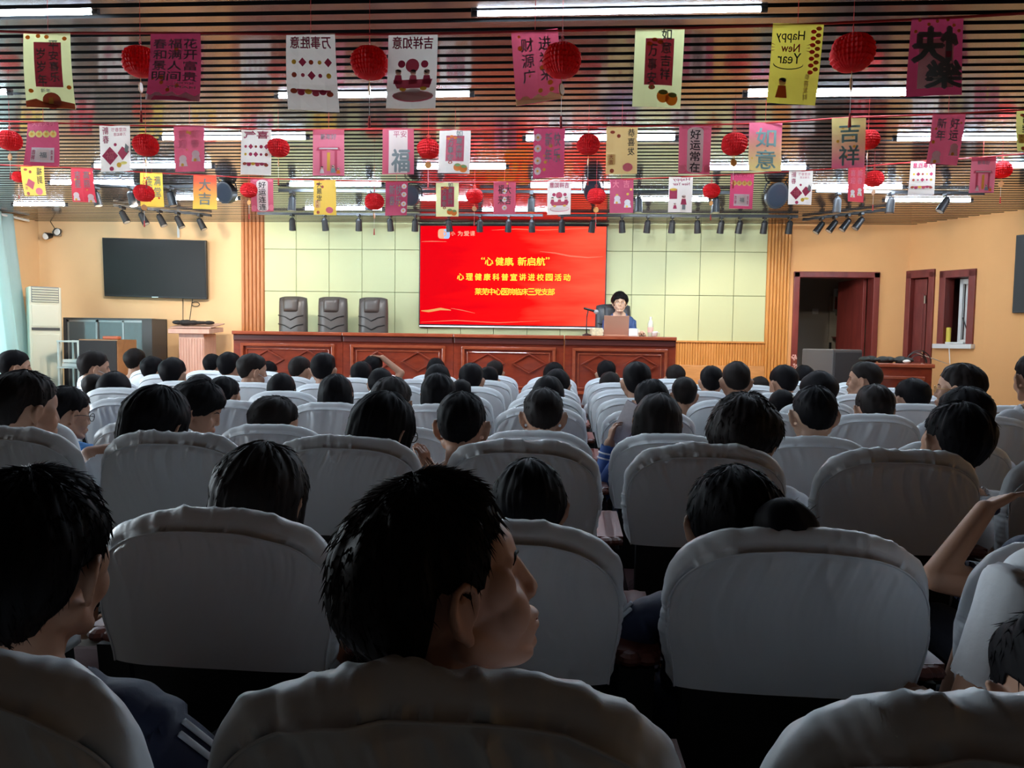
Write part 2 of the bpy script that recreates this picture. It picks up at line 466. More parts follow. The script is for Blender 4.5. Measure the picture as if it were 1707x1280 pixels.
# window_2: hatch window with dark red frame, white sash and sill
mb = MB()
for a, b_, q0, q1 in ((w0 - .06, w0 + .02, wz0, wz1 + .06), (w1 - .02, w1 + .06, wz0, wz1 + .06), (w0 - .06, w1 + .06, wz1 - .02, wz1 + .07)):
    wall_box(mb, a, b_, q0, q1, -0.03, th)
wn = struct(mb, 'window_2', M_DARKRED, bevel=0.005)
mb = MB()
wall_box(mb, w0 - .08, w1 + .08, wz0 - .05, wz0 + .005, -0.08, th); mb.build('window_sill', M_WHITE, wn, bevel=0.004)
mb = MB(); wd = w1 - w0
wall_box(mb, w0 + wd * .28, w0 + wd * .40, wz0 + .01, wz1 - .03, th, th + .04)
wall_box(mb, w0 + wd * .40, w0 + wd * .52, wz0 + .01, wz1 - .03, th + .06, th + .09)
wall_box(mb, w0 + wd * .28, w1 - .02, wz1 - .09, wz1 - .03, th, th + .04); mb.build('sash', M_WHITE, wn)
mb = MB(); wall_box(mb, w0 + wd * .52, w1 - .02, wz0 + .02, wz1 - .09, th + .07, th + .076); mb.build('window_pane', M_GLASS, wn)
# control room behind the hatch
mb = MB()
for a, b_, q0, q1, o0, o1 in ((w0 - .3, w1 + .5, wz0 - .2, wz1 + .2, 1.0, 1.05), (w0 - .35, w0 - .3, wz0 - .2, wz1 + .2, th, 1.0), (w1 + .5, w1 + .55, wz0 - .2, wz1 + .2, th, 1.0), (w0 - .3, w1 + .5, wz1 + .2, wz1 + .25, th, 1.0), (w0 - .3, w1 + .5, wz0 - .25, wz0 - .2, th, 1.0)):
    wall_box(mb, a, b_, q0, q1, o0, o1)
struct(mb, 'wall_booth', M_DARKRED)

# door_1: wide dark red frame and an open leaf; side room behind it
mb = MB(); fo = 0.075; y0 = WALL_Y - 0.035; dep = 0.2
mb.box((d1a - fo / 2 + .02, y0 + dep / 2, (dz_top + .04) / 2), (fo, dep, dz_top + .04))
mb.box((d1b + fo / 2 - .02, y0 + dep / 2, (dz_top + .04) / 2), (fo, dep, dz_top + .04))
mb.box(((d1a + d1b) / 2, y0 + dep / 2, dz_top + fo / 2 - .03), (d1b - d1a + 2 * fo - .04, dep, fo))
d1 = struct(mb, 'door_1', M_DARKRED, bevel=0.006)
mb = MB()
mb.box((d1b - .10, WALL_Y + 0.48, dz_top / 2), (0.045, 0.66, dz_top - .04), rot=(0, 0, R(8)))
leaf = mb.build('door_leaf', M_DARKRED, d1, bevel=0.005)
MB().box((d1b - .13, WALL_Y + 0.25, 1.05), (0.03, 0.04, 0.16)).build('door_handle', M_CHROME, leaf)
RY = 12.6; rx0, rx1 = d1a - .25, C0.x + .9
mb = MB()
mb.box(((rx0 + rx1) / 2, RY + .05, 1.4), (rx1 - rx0, 0.1, 2.8))
mb.box((rx0 - .05, (WALL_Y + .15 + RY) / 2, 1.4), (0.1, RY - WALL_Y - .15, 2.8))
mb.box((rx1 + .05, (WALL_Y + .15 + RY) / 2, 1.4), (0.1, RY - WALL_Y - .15, 2.8))
mb.box(((rx0 + rx1) / 2, (WALL_Y + .15 + RY) / 2, 2.85), (rx1 - rx0 + .2, RY - WALL_Y - .15, 0.1))
struct(mb, 'wall_side_room', M_GREYWALL)
# white inner door of the side room
q = PY(1381, 530, RY); q1 = PY(1424, 530, RY)
mb = MB().box(((q.x + q1.x) / 2, RY - .03, 1.05), (q1.x - q.x, 0.05, 2.1))
d3 = struct(mb, 'door_3', mat('cream_door', (0.50, 0.46, 0.38), rough=0.5))
hb = MB().cap((q.x + .07, RY - .07, 1.02), (q.x + .18, RY - .07, 1.02), .012); hb.box((q.x + .07, RY - .055, 1.0), (.04, .012, .2)); hb.build('door_handle', M_CHROME, d3)

# ------------------------------------------------------------------ things against the walls
def hung_on(name, label, cat, px0, py0, px1, py1, Y=WALL_Y):
    a = PY(px0, py0, Y); b_ = PY(px1, py1, Y)
    return a, b_

# big wall television
a, b_ = PY(171, 398, WALL_Y - .12), PY(344, 497, WALL_Y - .12)
w = b_.x - a.x; h = a.z - b_.z
t = thing('television', 'large black wall television above the glass cabinet', 'television', ((a.x + b_.x) / 2, WALL_Y - .08, b_.z), rot=(R(4), R(1.2), 0))
MB().box((0, 0, h / 2), (w, 0.05, h)).build('casing', M_BLACK, t, bevel=0.006)
MB().box((0, -0.027, h / 2 + .006), (w - .024, 0.004, h - .036)).build('screen', mat('dark_screen', (0.014, 0.013, 0.013), rough=0.38, spec=0.22), t)
MB().box((0, -0.028, .009), (.09, 0.006, 0.008)).build('logo_plate', M_CHROME, t)
MB().box((0, 0.05, h / 2), (w * .4, 0.06, h * .5)).build('wall_bracket', M_BLACKM, t)
# conduit from the ceiling to the television
q0, q1 = PY(297, 372, WALL_Y - .02), PY(297, 396, WALL_Y - .02)
t = MB().box((0, 0, (q0.z + .06 - q1.z) / 2), (0.028, 0.02, q0.z + .06 - q1.z)).build('cable_duct', M_WHITE)
t.location = (q0.x, WALL_Y - .012, q1.z); tag(t, 'white cable duct running down the wall to the top of the television', 'cable duct')
# hanging cables under the television
t = thing('television_cable', 'thin cables hanging from the television down to the lectern', 'cable', PY(310, 498, WALL_Y - .03))
lx = []
mb = MB()
for xs_, loop in (((305, 540), False), ((318, 541), True)):
    pts = []
    for i in range(14):
        u = i / 13
        p = PY(lerp(xs_[0] + (3 if loop else 0), xs_[0] - (3 if loop else 0), u), lerp(498, xs_[1], u), lerp(WALL_Y - .03, 9.35, u))
        pts.append(p)
    if loop:
        c = PY(326, 507, WALL_Y - .03)
        mb.tube([c + Vector((.055 * math.cos(a), 0, .03 * math.sin(a))) for a in [i * PI / 8 for i in range(16)]], .005, 6, closed=True)
    mb.tube(pts, .005, 6)
mb.build('cable', M_BLACK, t, world=True)

# standing air conditioner by the curtain
Y = 9.28
a = PY(72, 479, Y)
w = .36; h = a.z
t = thing('air_conditioner', 'tall white floor standing air conditioner beside the curtain', 'air conditioner', (a.x, Y, 0), R(43))
M_AC = mat('ivory_plastic', (0.82, 0.80, 0.66), rough=0.4)
MB().box((0, 0, h / 2), (w, 0.32, h)).build('casing', M_AC, t, bevel=0.015)
MB().box((0, -.162, h - .10), (w * .84, 0.012, 0.20)).build('louver_frame', mat('grey_louver', (0.25, 0.26, 0.26), rough=.5), t)
mb = MB()
for i in range(6): mb.box((0, -.173, h - .025 - i * .032), (w * .80, 0.02, 0.014), rot=(R(25), 0, 0))
mb.build('louver', M_AC, t)
MB().box((0, -.163, h - .37), (w * .84, 0.01, 0.27)).build('display_panel', M_AC, t, bevel=.004)
MB().box((0, -.165, h - .54), (w * .86, 0.012, 0.035)).build('dark_band', mat('ac_band', (0.07, 0.07, 0.075), rough=.4), t)
MB().box((0, -.163, (h - .6) / 2 + .03), (w * .84, 0.01, h - .68)).build('front_panel', M_AC, t, bevel=.004)

# twin-head emergency lamp high on the left wall
q = PY(98, 390, WALL_Y)
t = thing('emergency_light', 'twin head emergency light high on the left part of the front wall', 'lamp', (q.x, WALL_Y - .02, q.z))
MB().box((0, -.02, 0), (.1, .06, .07)).build('base', mat('lamp_grey', (.3, .28, .25), rough=.5), t, bevel=.006)
for s, dz in ((-1, -.03), (1, .03)):
    mb = MB(); mb.cap((s * .06, -.05, dz), (s * .08, -.13, dz - .02), .035, .05, 14, flat=True)
    l = mb.build('lamp_head', M_BLACKM, t)
    MB().ell((s * .0805, -.132, dz - .02), (.046, .012, .046)).build('lens', mat('lamp_lens', (.8, .8, .78), rough=.2), l, smooth=True)
mb = MB(); mb.tube([(-.02, 0, .03), (-.06, 0, .1), (-.10, 0, .16), (-.13, 0, .22)], .004, 6); mb.build('wire', M_BLACK, t)

# glazed display cabinet
Y = 9.5
a, b_ = PY(105, 529, Y), PY(253, 529, Y)
w = b_.x - a.x; h = a.z
t = thing('display_cabinet', 'low dark cabinet with sliding glass doors under the television', 'cabinet', ((a.x + b_.x) / 2, Y + .19, 0))
M_CAB = mat('charcoal_board', (0.06, 0.06, 0.065), rough=.45)
mb = MB()
mb.box((0, 0, h - .012), (w, .38, .024)); mb.box((0, 0, .05), (w, .38, .1)); mb.box((0, .18, h / 2), (w, .02, h - .03))
mb.box((-w / 2 + .02, 0, h / 2), (.04, .38, h - .03)); mb.box((w / 2 - .07, 0, h / 2), (.14, .38, h - .03)); mb.box((0, .02, h * .62), (w - .06, .3, .02))
mb.build('carcass', M_CAB, t, bevel=.003)
for i, (u0, u1, dy) in enumerate(((-.46, -.12, -.17), (-.14, .2, -.15), (.16, .40, -.17))):
    f = MB(); xa, xb = u0 * w, u1 * w
    for z in (.13, h - .04): f.box(((xa + xb) / 2, dy, z), (xb - xa, .015, .03))
    for x in (xa + .012, xb - .012): f.box((x, dy, (h + .09) / 2), (.024, .015, h - .15))
    f = f.build('glass_door', mat('door_rail', (.35, .37, .38), rough=.4, metal=.5), t)
    MB().box(((xa + xb) / 2, dy, (h + .09) / 2), (xb - xa - .04, .005, h - .2)).build('pane', mat('smoked_glass', (.10, .12, .13), rough=.06, spec=.9), f)
# white paper in the cabinet bottom
# low rack with papers at the left of the cabinet
Y = 8.9
a, b_ = PY(94, 567, Y), PY(131, 567, Y)
w = b_.x - a.x; h = a.z
t = thing('paper_rack', 'low open rack stacked with white papers in front of the air conditioner', 'rack', ((a.x + b_.x) / 2, Y + .16, 0))
M_RACK = mat('pale_rack', (.62, .66, .64), rough=.5)
mb = MB()
for x in (-w / 2 + .015, w / 2 - .015):
    for y in (-.14, .14): mb.box((x, y, h / 2), (.025, .025, h))
mb.build('post', M_RACK, t)
for z in (.12, h * .42, h * .72, h - .012): MB().box((0, 0, z), (w, .32, .02)).build('shelf', M_RACK, t)
for j, z in enumerate((h * .42 + .011, h * .72 + .011, h * .72 + .06)):
    o = MB().box((0, 0, .022), (w * .8, .24, .04)).build('paper_stack', M_WHITE); o.location = ((a.x + b_.x) / 2 + .01 * j, Y + .16, z)
    tag(o, ['white paper stack on the lower shelf of the pale rack', 'white paper stack on the upper shelf of the pale rack, underneath another', 'white paper stack topmost on the pale rack upper shelf'][j], 'paper', 'papers in the pale rack')
# black loudspeaker with wood sides on the floor in front of the cabinet
Y = 8.6
a, b_ = PY(131, 565, Y), PY(196, 565, Y); c_ = PY(206, 565, Y + .3)
w = b_.x - a.x; h = a.z
t = thing('floor_loudspeaker', 'black loudspeaker box with brown side in front of the glass cabinet', 'loudspeaker', ((a.x + b_.x) / 2, Y + .2, 0))
MB().box((0, 0, h / 2), (w, .4, h)).build('enclosure', wood('speaker_walnut', (.22, .11, .05), (.32, .17, .08), .5), t, bevel=.005)
MB().box((0, -.205, h / 2), (w - .02, .015, h - .03)).build('grille', mat('dark_cloth', (.03, .03, .034), rough=.9, bump=.3, bump_s=400), t, bevel=.004)
o = MB().box((0, 0, .02), (.2, .08, .04)).build('pencil_case', mat('pencil_case_red', (.45, .12, .06), rough=.6), bevel=.012)
o.location = ((a.x + b_.x) / 2 + .08, Y + .15, h); tag(o, 'small reddish pouch lying on the black loudspeaker box', 'pouch')

# pale lectern pedestal under the television
Y = 9.2
a, b_ = PY(281, 556, Y), PY(350, 556, Y)
w = b_.x - a.x; h = PY(316, 547, Y).z
t = thing('lectern', 'pale pinkish wooden lectern under the television', 'lectern', ((a.x + b_.x) / 2, Y + .22, 0))
M_LEC = wood('pale_rosewood', (.50, .30, .25), (.60, .39, .33), .5, (3, 3, .5))
mb = MB()
mb.slab([(-w / 2, -.24, h - .07), (w / 2, -.24, h - .07), (w / 2, -.24, h - .01), (-w / 2, -.24, h - .01)], (0, .4, .03))
mb.slab([(-w / 2 - .0, -.2, h), (w / 2 + .0, -.2, h), (w / 2, .2, h + .06), (-w / 2, .2, h + .06)], (0, 0, .015))
mb.build('top', M_LEC, t, bevel=.006)
MB().box((0, 0, (h - .07) / 2 + .03), (w * .62, .34, h - .12)).build('column', M_LEC, t, bevel=.01)
mb = MB()
for i in range(9): mb.box((-w * .27 + i * w * .54 / 8, -.173, (h - .1) / 2 + .04), (.014, .012, h - .25))
mb.build('fluting', M_LEC, t)
MB().box((0, 0, .04), (w * .85, .42, .08)).build('base', wood('lectern_base', (.24, .14, .08), (.32, .2, .12), .5), t, bevel=.008)
o = MB(); 
for i in range(7):
    o.ell((-.22 + i * .07, -.05 + .03 * math.sin(i * 2.1), .025), (.065, .07, .028 + .008 * math.sin(i)))
o = o.build('black_cloth', mat('black_fabric', (.02, .02, .022), rough=.8), smooth=True); o.location = ((a.x + b_.x) / 2, Y + .18, h + .05)
tag(o, 'crumpled black cloth lying on the pale lectern', 'cloth')

# curtain on the left
mb = MB(); vs = []; fs = []; N = 90; K = 14
Y0, Y1 = PX(25, 480, LEFT_X + .12).y, 6.3
for j in range(K + 1):
    v = j / K; z = lerp(0.04, 2.83, v)
    for i in range(N + 1):
        u = i / N
        y = lerp(Y0 - .02 + .0, Y1, u)
        x = LEFT_X + .12 + (1 - v) ** 1.2 * .30 * (1 - u * .6)
        ph = u * 2 * PI * 15
        x += (.045 + .02 * (1 - v)) * math.sin(ph + .4 * math.sin(v * 3)) + .01 * math.sin(ph * 2.3 + v)
        vs.append((x, y, z))
for j in range(K):
    for i in range(N):
        fs.append((j * (N + 1) + i, j * (N + 1) + i + 1, (j + 1) * (N + 1) + i + 1, (j + 1) * (N + 1) + i))
mb.add(vs, fs)
cm = mat('curtain_cloth', (.62, .78, .78), rough=.9)
nt = cm.node_tree; bs = nt.nodes['Principled BSDF']; tl = nt.nodes.new('ShaderNodeBsdfTranslucent'); tl.inputs[0].default_value = (.62, .78, .78, 1)
mx = nt.nodes.new('ShaderNodeMixShader'); mx.inputs[0].default_value = .45
nt.links.new(bs.outputs[0], mx.inputs[1]); nt.links.new(tl.outputs[0], mx.inputs[2]); nt.links.new(mx.outputs[0], nt.nodes['Material Output'].inputs[0])
o = mb.build('curtain', cm, smooth=True); tag(o, 'pale blue green curtain hanging in folds at the left edge of the hall', 'curtain')
o.modifiers.new('thick', 'SOLIDIFY').thickness = .004
o = MB().cap((LEFT_X + .12, 9.55, 2.80), (LEFT_X + .12, 2.2, 2.80), .016).build('curtain_rail', M_WHITE); tag(o, 'white rail carrying the pale curtain', 'curtain rail')
# ------------------------------------------------------------------ lamps on the ceiling
M_TUBE = mat('tube_glow', (0.9, 0.95, 1.0), emit=(0.66, 0.83, 1.0), emit_s=TUBE_POWER * 1.35)
M_TUBED = mat('tube_glow_dimmer', (0.9, 0.95, 1.0), emit=(0.66, 0.83, 1.0), emit_s=TUBE_POWER * .6)
M_HOUS = mat('lamp_housing', (0.06, 0.065, 0.075), rough=0.35)
TUBE_Z = CEIL_Z - 0.010
TUBES = [(-230, 168, 24), (783, 1275, 20), (-310, 22, 157), (455, 790, 160), (1238, 1530, 158), (1950, 2270, 156),
         (264, 516, 231), (870, 1130, 232), (1488, 1745, 232), (-60, 22, 228),
         (152, 358, 278), (690, 848, 280), (1160, 1348, 281), (1640, 1840, 278),
         (80, 228, 306), (478, 640, 309), (880, 1035, 311), (1330, 1508, 313),
         (20, 112, 342), (290, 400, 332), (690, 800, 333), (1055, 1185, 334), (1470, 1622, 335),
         (505, 640, 349), (800, 930, 351)]
POS = ['in the corner nearest the camera on the left', 'nearest the camera, above the middle of the hall']
for i, (xa, xb, y) in enumerate(TUBES):
    a = PZ(xa, y, TUBE_Z); L = PZ(xb, y + (xb - xa) * .0, TUBE_Z)
    c = PZ((xa + xb) / 2, y, TUBE_Z); ln = abs(L.x - a.x)
    rowtxt = {0: 'nearest row', 2: 'second row', 6: 'third row', 10: 'fourth row', 14: 'fifth row', 18: 'sixth row', 23: 'row by the stage'}
    k = max(q for q in rowtxt if q <= i); j = i - k
    order = ['first', 'second', 'third', 'fourth', 'fifth'][j]
    t = thing('tube_light', 'lit white tube lamp, %s from the left in the %s'  % (order, rowtxt[k]), 'lamp', (c.x, c.y, TUBE_Z), 0, 'white tube lamps under the slats')
    MB().box((0, 0, .022), (ln, .028, .022)).build('housing', M_HOUS, t, bevel=.003)
    MB().cap((-ln / 2 + .02, 0, 0), (ln / 2 - .02, 0, 0), .0085, n=10, h=2).build('tube', M_TUBED if k < 6 or k > 20 else M_TUBE, t, smooth=True)
    for s in (-1, 1): MB().cap((s * (ln / 2 - .03), 0, 0), (s * ln / 2, 0, 0), .0125, n=10, flat=True).build('end_cap', M_HOUS, t)

# track rails and spotlights near the stage
def rail(p0, p1, label):
    a = PZ(p0[0], p0[1], CEIL_Z - .012); b_ = PZ(p1[0], p1[1], CEIL_Z - .012)
    o = MB().slab([a + Vector((0, -.018, 0)), b_ + Vector((0, -.018, 0)), b_ + Vector((0, .018, 0)), a + Vector((0, .018, 0))], (0, 0, -.03)).build('track_rail', M_BLACKM)
    tag(o, label, 'rail')
    return a, b_
def spot_proto():
    t = thing('spotlight', 'spot', 'spotlight', (0, 0, 0))
    MB().box((0, 0, -.03), (.035, .09, .03)).build('adapter', M_BLACK, t, bevel=.003)
    mb = MB().cap((0, 0, -.04), (0, 0, -.10), .008, n=8, flat=True); mb.box((0, 0, -.10), (.075, .02, .012)); mb.build('stem', M_BLACK, t)
    mb = MB(); mb.cap((0, 0, -.085), (0, .0, -.215), .034, .041, 18, flat=True); mb.cap((0, 0, -.065), (0, 0, -.085), .022, .034, 18, flat=True)
    b_ = mb.build('barrel', M_BLACK, t)
    mb = MB(); mb.disc((0, 0, -.2155), .034, 18); mb.build('lens', mat('spot_lens', (.55, .55, .52), rough=.15), b_)
    return t
SPOT = spot_proto(); FIRST = [True]
def spot(px, py, tilt, label, aim=0.0):
    q = PZ(px, py, CEIL_Z - .02)
    if FIRST[0]: o = SPOT; FIRST[0] = False
    else: o = copy_tree(SPOT)
    o.location = q; o['label'] = label; o['group'] = 'black track spotlights'
    for ch in o.children:
        if ch.name.startswith('barrel'):
            p = Matrix.Translation(Vector((0, 0, -.10))); ch.matrix_local = p @ Euler((R(aim), R(tilt), 0)).to_matrix().to_4x4() @ p.inverted()
    return o
rail((190, 340), (352, 357), 'black track rail slanting over the left television')
rail((430, 354), (905, 357), 'long black track rail before the left half of the front wall')
rail((930, 357), (1330, 359), 'long black track rail before the right half of the front wall')
rail((1338, 364), (1480, 347), 'black track rail slanting over the right door')
rail((120, 306), (330, 309), 'black track rail behind the gold and yellow posters on the left')
rail((465, 315), (760, 317), 'black track rail left of the middle, nearer than the long one')
rail((800, 317), (1230, 319), 'black track rail right of the middle, nearer than the long one')
rail((1360, 316), (1640, 320), 'black track rail over the right door, nearer than the slanting one')
ord_ = ['first', 'second', 'third', 'fourth', 'fifth', 'sixth', 'seventh', 'eighth', 'ninth', 'tenth', 'eleventh', 'twelfth']
for i, x in enumerate((204, 236, 266, 296, 333)):
    spot(x, pl(x, [(190, 340), (352, 357)]), -28, 'black spotlight on the slanting left rail, %s from the left' % ord_[i])
for i, x in enumerate((487, 541, 598, 650, 692, 748, 800, 848, 887)):
    spot(x, pl(x, [(430, 354), (905, 357)]), random.Random(x).uniform(-6, 6), 'black spotlight on the long left rail, %s from the left' % ord_[i], 18)
for i, x in enumerate((937, 988, 1037, 1080, 1121, 1163, 1203, 1234, 1275, 1317)):
    spot(x, pl(x, [(930, 357), (1330, 359)]), random.Random(x).uniform(-6, 6), 'black spotlight on the long right rail, %s from the left' % ord_[i], 18)
for i, x in enumerate((1370, 1392, 1414, 1436)):
    spot(x, pl(x, [(1338, 364), (1480, 347)]), 35, 'black spotlight on the slanting right rail, %s from the left' % ord_[i])
for i, x in enumerate((160, 218, 284)):
    spot(x, 308, -14, 'black spotlight on the nearer left rail, %s from the left' % ord_[i])
for i, x in enumerate((487, 616, 735)):
    spot(x, 316, 3, 'black spotlight on the rail left of the middle, %s from the left' % ord_[i])
for i, x in enumerate((886, 1065, 1194)):
    spot(x, 318, 0, 'black spotlight on the rail right of the middle, %s from the left' % ord_[i])
for i, (x, tl) in enumerate(((1397, 4), (1486, 6), (1578, 30))):
    spot(x, 318, tl, 'black spotlight on the nearer right rail, %s from the left' % ord_[i])

def lit_spot(px, py, target, power, col, size=70, blend=.6):
    q = PZ(px, py, CEIL_Z - .26)
    l = bpy.data.lights.new('spot_beam', 'SPOT'); l.energy = power; l.color = col; l.spot_size = R(size); l.spot_blend = blend; l.shadow_soft_size = .04
    o = bpy.data.objects.new('spot_beam', l); COL.objects.link(o); o.location = q
    o.rotation_euler = (Vector(target) - q).to_track_quat('-Z', 'Y').to_euler()
WARM = (1.0, 0.86, 0.66); NEUT = (1.0, 0.97, 0.86)
for x in (541, 650): lit_spot(x, 355, (wx(x), WALL_Y, 1.7), SPOT_POWER * .7, NEUT, 100)
for x in (1121, 1203): lit_spot(x, 358, (wx(x), WALL_Y, 1.6), SPOT_POWER * .7, NEUT, 100)
lit_spot(1037, 358, (wx(1040), 9.1, 1.5), SPOT_POWER * .8, NEUT, 60)
lit_spot(236, 347, (wx(150), WALL_Y, 1.5), SPOT_POWER * 2.4, WARM, 130)
lit_spot(333, 355, (wx(330), WALL_Y, 1.2), SPOT_POWER * 1.5, WARM, 120)
lit_spot(1275, 359, (wx(1230), WALL_Y, .9), SPOT_POWER * 1.9, WARM, 75)
lit_spot(1397, 322, ((C0.x + C1.x) / 2 + .1, (C0.y + C1.y) / 2 - .3, 1.6), SPOT_POWER * 1.3, WARM, 75)
for x in (748, 886): lit_spot(x, 355, (wx(x), 8.4, 1.0), SPOT_POWER * .7, WARM, 80)

# round black stage lamps on yokes
def par(px, py, dia, tilt, label):
    q = PY(px, py, 7.35); r = dia / 2
    t = thing('stage_lamp', label, 'lamp', q, 0, 'round black stage lamps')
    t.rotation_euler = (R(12), R(tilt), 0)
    mb = MB(); mb.lathe([(r * .3, -.10), (r * .75, -.09), (r, -.02), (r, .08), (r * 1.04, .085), (r * 1.04, .10), (r * .9, .10)], 28, M=Matrix.Rotation(R(90), 4, 'X'), sy=1.25)
    mb.build('barrel', M_BLACK, t, smooth=False)
    MB().disc((0, 0, 0), r * .88, 24, M=Matrix.Translation(Vector((0, -.101, 0))) @ Matrix.Rotation(R(90), 4, 'X'), ry=r * 1.1).build('lens', mat('lamp_glass_dark', (.03, .035, .045), rough=.12), t)
    top = CEIL_Z + .02 - q.z
    mb = MB(); mb.tube([(-r * 1.15, 0, 0), (-r * 1.15, 0, r * .9), (-r * .5, 0, r * 1.6), (0, 0, r * 1.7), (r * .5, 0, r * 1.6), (r * 1.15, 0, r * .9), (r * 1.15, 0, 0)], .008, 6)
    mb.cap((0, 0, r * 1.7), (0, 0, top), .012, n=8, flat=True); mb.build('yoke', M_BLACKM, t)
    mb = MB(); rng = random.Random(px)
    for k in range(3):
        mb.tube([(rng.uniform(-.06, .06), .02, r * .8), (rng.uniform(-.12, .12), .03, r * 1.6), (rng.uniform(-.1, .1), 0, top)], .005, 5)
    mb.build('cable', M_BLACK, t)
par(380, 321, .165, -8, 'round black stage lamp beside the pink poster, far left of the four')
par(689, 326, .15, 5, 'round black stage lamp behind a crimson poster left of the screen middle')
par(988, 318, .17, 0, 'round black stage lamp behind a red lantern over the lecturer')
par(1292, 326, .19, 12, 'round black stage lamp over the right fluted column, beside a cream poster')

# ------------------------------------------------------------------ festive posters and lanterns on three ropes
def paper(name, c, c2=None):
    if name in MATS: return MATS[name]
    m = mat(name, c, rough=.55, noise_s=9, noise_amt=.08)
    nt = m.node_tree; bs = nt.nodes['Principled BSDF']
    tl = nt.nodes.new('ShaderNodeBsdfTranslucent'); tl.inputs[0].default_value = (*c, 1)
    if c2:
        tc = nt.nodes.new('ShaderNodeTexCoord'); sp = nt.nodes.new('ShaderNodeSeparateXYZ'); ml = nt.nodes.new('ShaderNodeMath'); ml.operation = 'MULTIPLY'; ml.inputs[1].default_value = -3.0
        cr = nt.nodes.new('ShaderNodeValToRGB'); cr.color_ramp.elements[0].color = (*c, 1); cr.color_ramp.elements[1].color = (*c2, 1); cr.color_ramp.elements[0].position = .15; cr.color_ramp.elements[1].position = .85
        nt.links.new(tc.outputs['Object'], sp.inputs[0]); nt.links.new(sp.outputs['Z'], ml.inputs[0]); nt.links.new(ml.outputs[0], cr.inputs[0])
        nt.links.new(cr.outputs[0], bs.inputs['Base Color']); nt.links.new(cr.outputs[0], tl.inputs[0])
    mx = nt.nodes.new('ShaderNodeMixShader'); mx.inputs[0].default_value = .4
    nt.links.new(bs.outputs[0], mx.inputs[1]); nt.links.new(tl.outputs[0], mx.inputs[2]); nt.links.new(mx.outputs[0], nt.nodes['Material Output'].inputs[0])
    return m
INK = {'cream': (.80, .70, .62), 'crimson': (.46, .045, .105), 'red': (.60, .03, .05), 'yellow': (.86, .76, .22), 'paleyel': (.85, .83, .40), 'gold': (.78, .48, .06), 'deepyel': (.84, .66, .09), 'tan': (.66, .42, .16),
       'grey': (.24, .26, .25), 'black': (.04, .035, .03), 'white': (.80, .76, .72), 'pink': (.70, .16, .22), 'orange': (.80, .22, .03), 'green': (.25, .42, .14), 'brick': (.40, .07, .035), 'skin': (.72, .45, .36), 'teal': (.25, .40, .38), 'rose': (.55, .08, .13)}
def ink(n): return paper('print_' + n, INK[n])
GR1 = paper('print_pink_to_yellow', (.70, .12, .20), (.86, .62, .22)); GR2 = paper('print_yellow_to_pink', (.86, .68, .26), (.72, .14, .22)); GR3 = paper('print_red_to_gold', (.75, .09, .04), (.86, .56, .08))

class Poster:
    def __init__(s, w, h): s.w = w; s.h = h; s.mb = MB(); s.mats = []; s.L = 0
    def mi(s, m):
        if isinstance(m, str): m = ink(m)
        if m not in s.mats: s.mats.append(m)
        return s.mats.index(m)
    def T(s, x, z, layer):  # unit poster coordinates: x -0.5..0.5, z 0 (top)..1 (bottom)
        return Matrix.Translation(Vector((x * s.w, -.0012 * layer, -z * s.h))) @ Matrix.Rotation(R(90), 4, 'X')
    def rect(s, x0, x1, z0, z1, m, layer=1, nx=4, nz=6):
        vs = []; fs = []
        for j in range(nz + 1):
            for i in range(nx + 1): vs.append((lerp(x0, x1, i / nx) * s.w, -.0012 * layer, -lerp(z0, z1, j / nz) * s.h))
        for j in range(nz):
            for i in range(nx): a = j * (nx + 1) + i; fs.append((a, a + nx + 1, a + nx + 2, a + 1))
        s.mb.add(vs, fs, s.mi(m)); return s
    def disc(s, x, z, r, m, layer=2, ry=None, n=16): s.mb.disc((0, 0, 0), r * s.w, n, s.mi(m), s.T(x, z, layer), (ry or r) * s.w); return s
    def poly(s, pts, m, layer=2): s.mb.add([(x * s.w, -.0012 * layer, -z * s.h) for x, z in pts][::-1], [list(range(len(pts)))], s.mi(m)); return s
    def txt(s, body, x, z, w, h, m, layer=3, mirror=False, bold=.02): write(s.mb, body, s.T(x, z, layer), w * s.w if w else None, h * s.h if h else None, s.mi(m), bold, mirror); return s
    def column(s, chars, x, z0, z1, w, m, layer=3, mirror=False, bold=.02):
        k = len(chars)
        for i, ch in enumerate(chars): s.txt(ch, x, lerp(z0, z1, (i + .5) / k), w, (z1 - z0) / k * .86, m, layer, mirror, bold)
        return s
    def figure(s, x, z, k, coat, layer=2):  # a small plain printed figure
        s.poly([(x - .05 * k, z), (x + .05 * k, z), (x + .08 * k, z + .10 * k), (x - .08 * k, z + .10 * k)], coat, layer)
        s.disc(x, z - .03 * k, .05 * k, 'skin', layer); s.disc(x, z - .045 * k, .05 * k, 'black', layer, .03 * k)
        return s
    def done(s, seed, curl):
        rng = random.Random(seed); k1, k2, k3 = rng.uniform(-1, 1), rng.uniform(-1, 1), rng.uniform(0, 6)
        for p in s.mb.v:
            u = p.x / s.w; v = -p.z / s.h
            p.y += curl * (k1 * v * v * .05 + k2 * u * v * .05 + .006 * math.sin(u * 5 + k3) * v)
        return s.mb
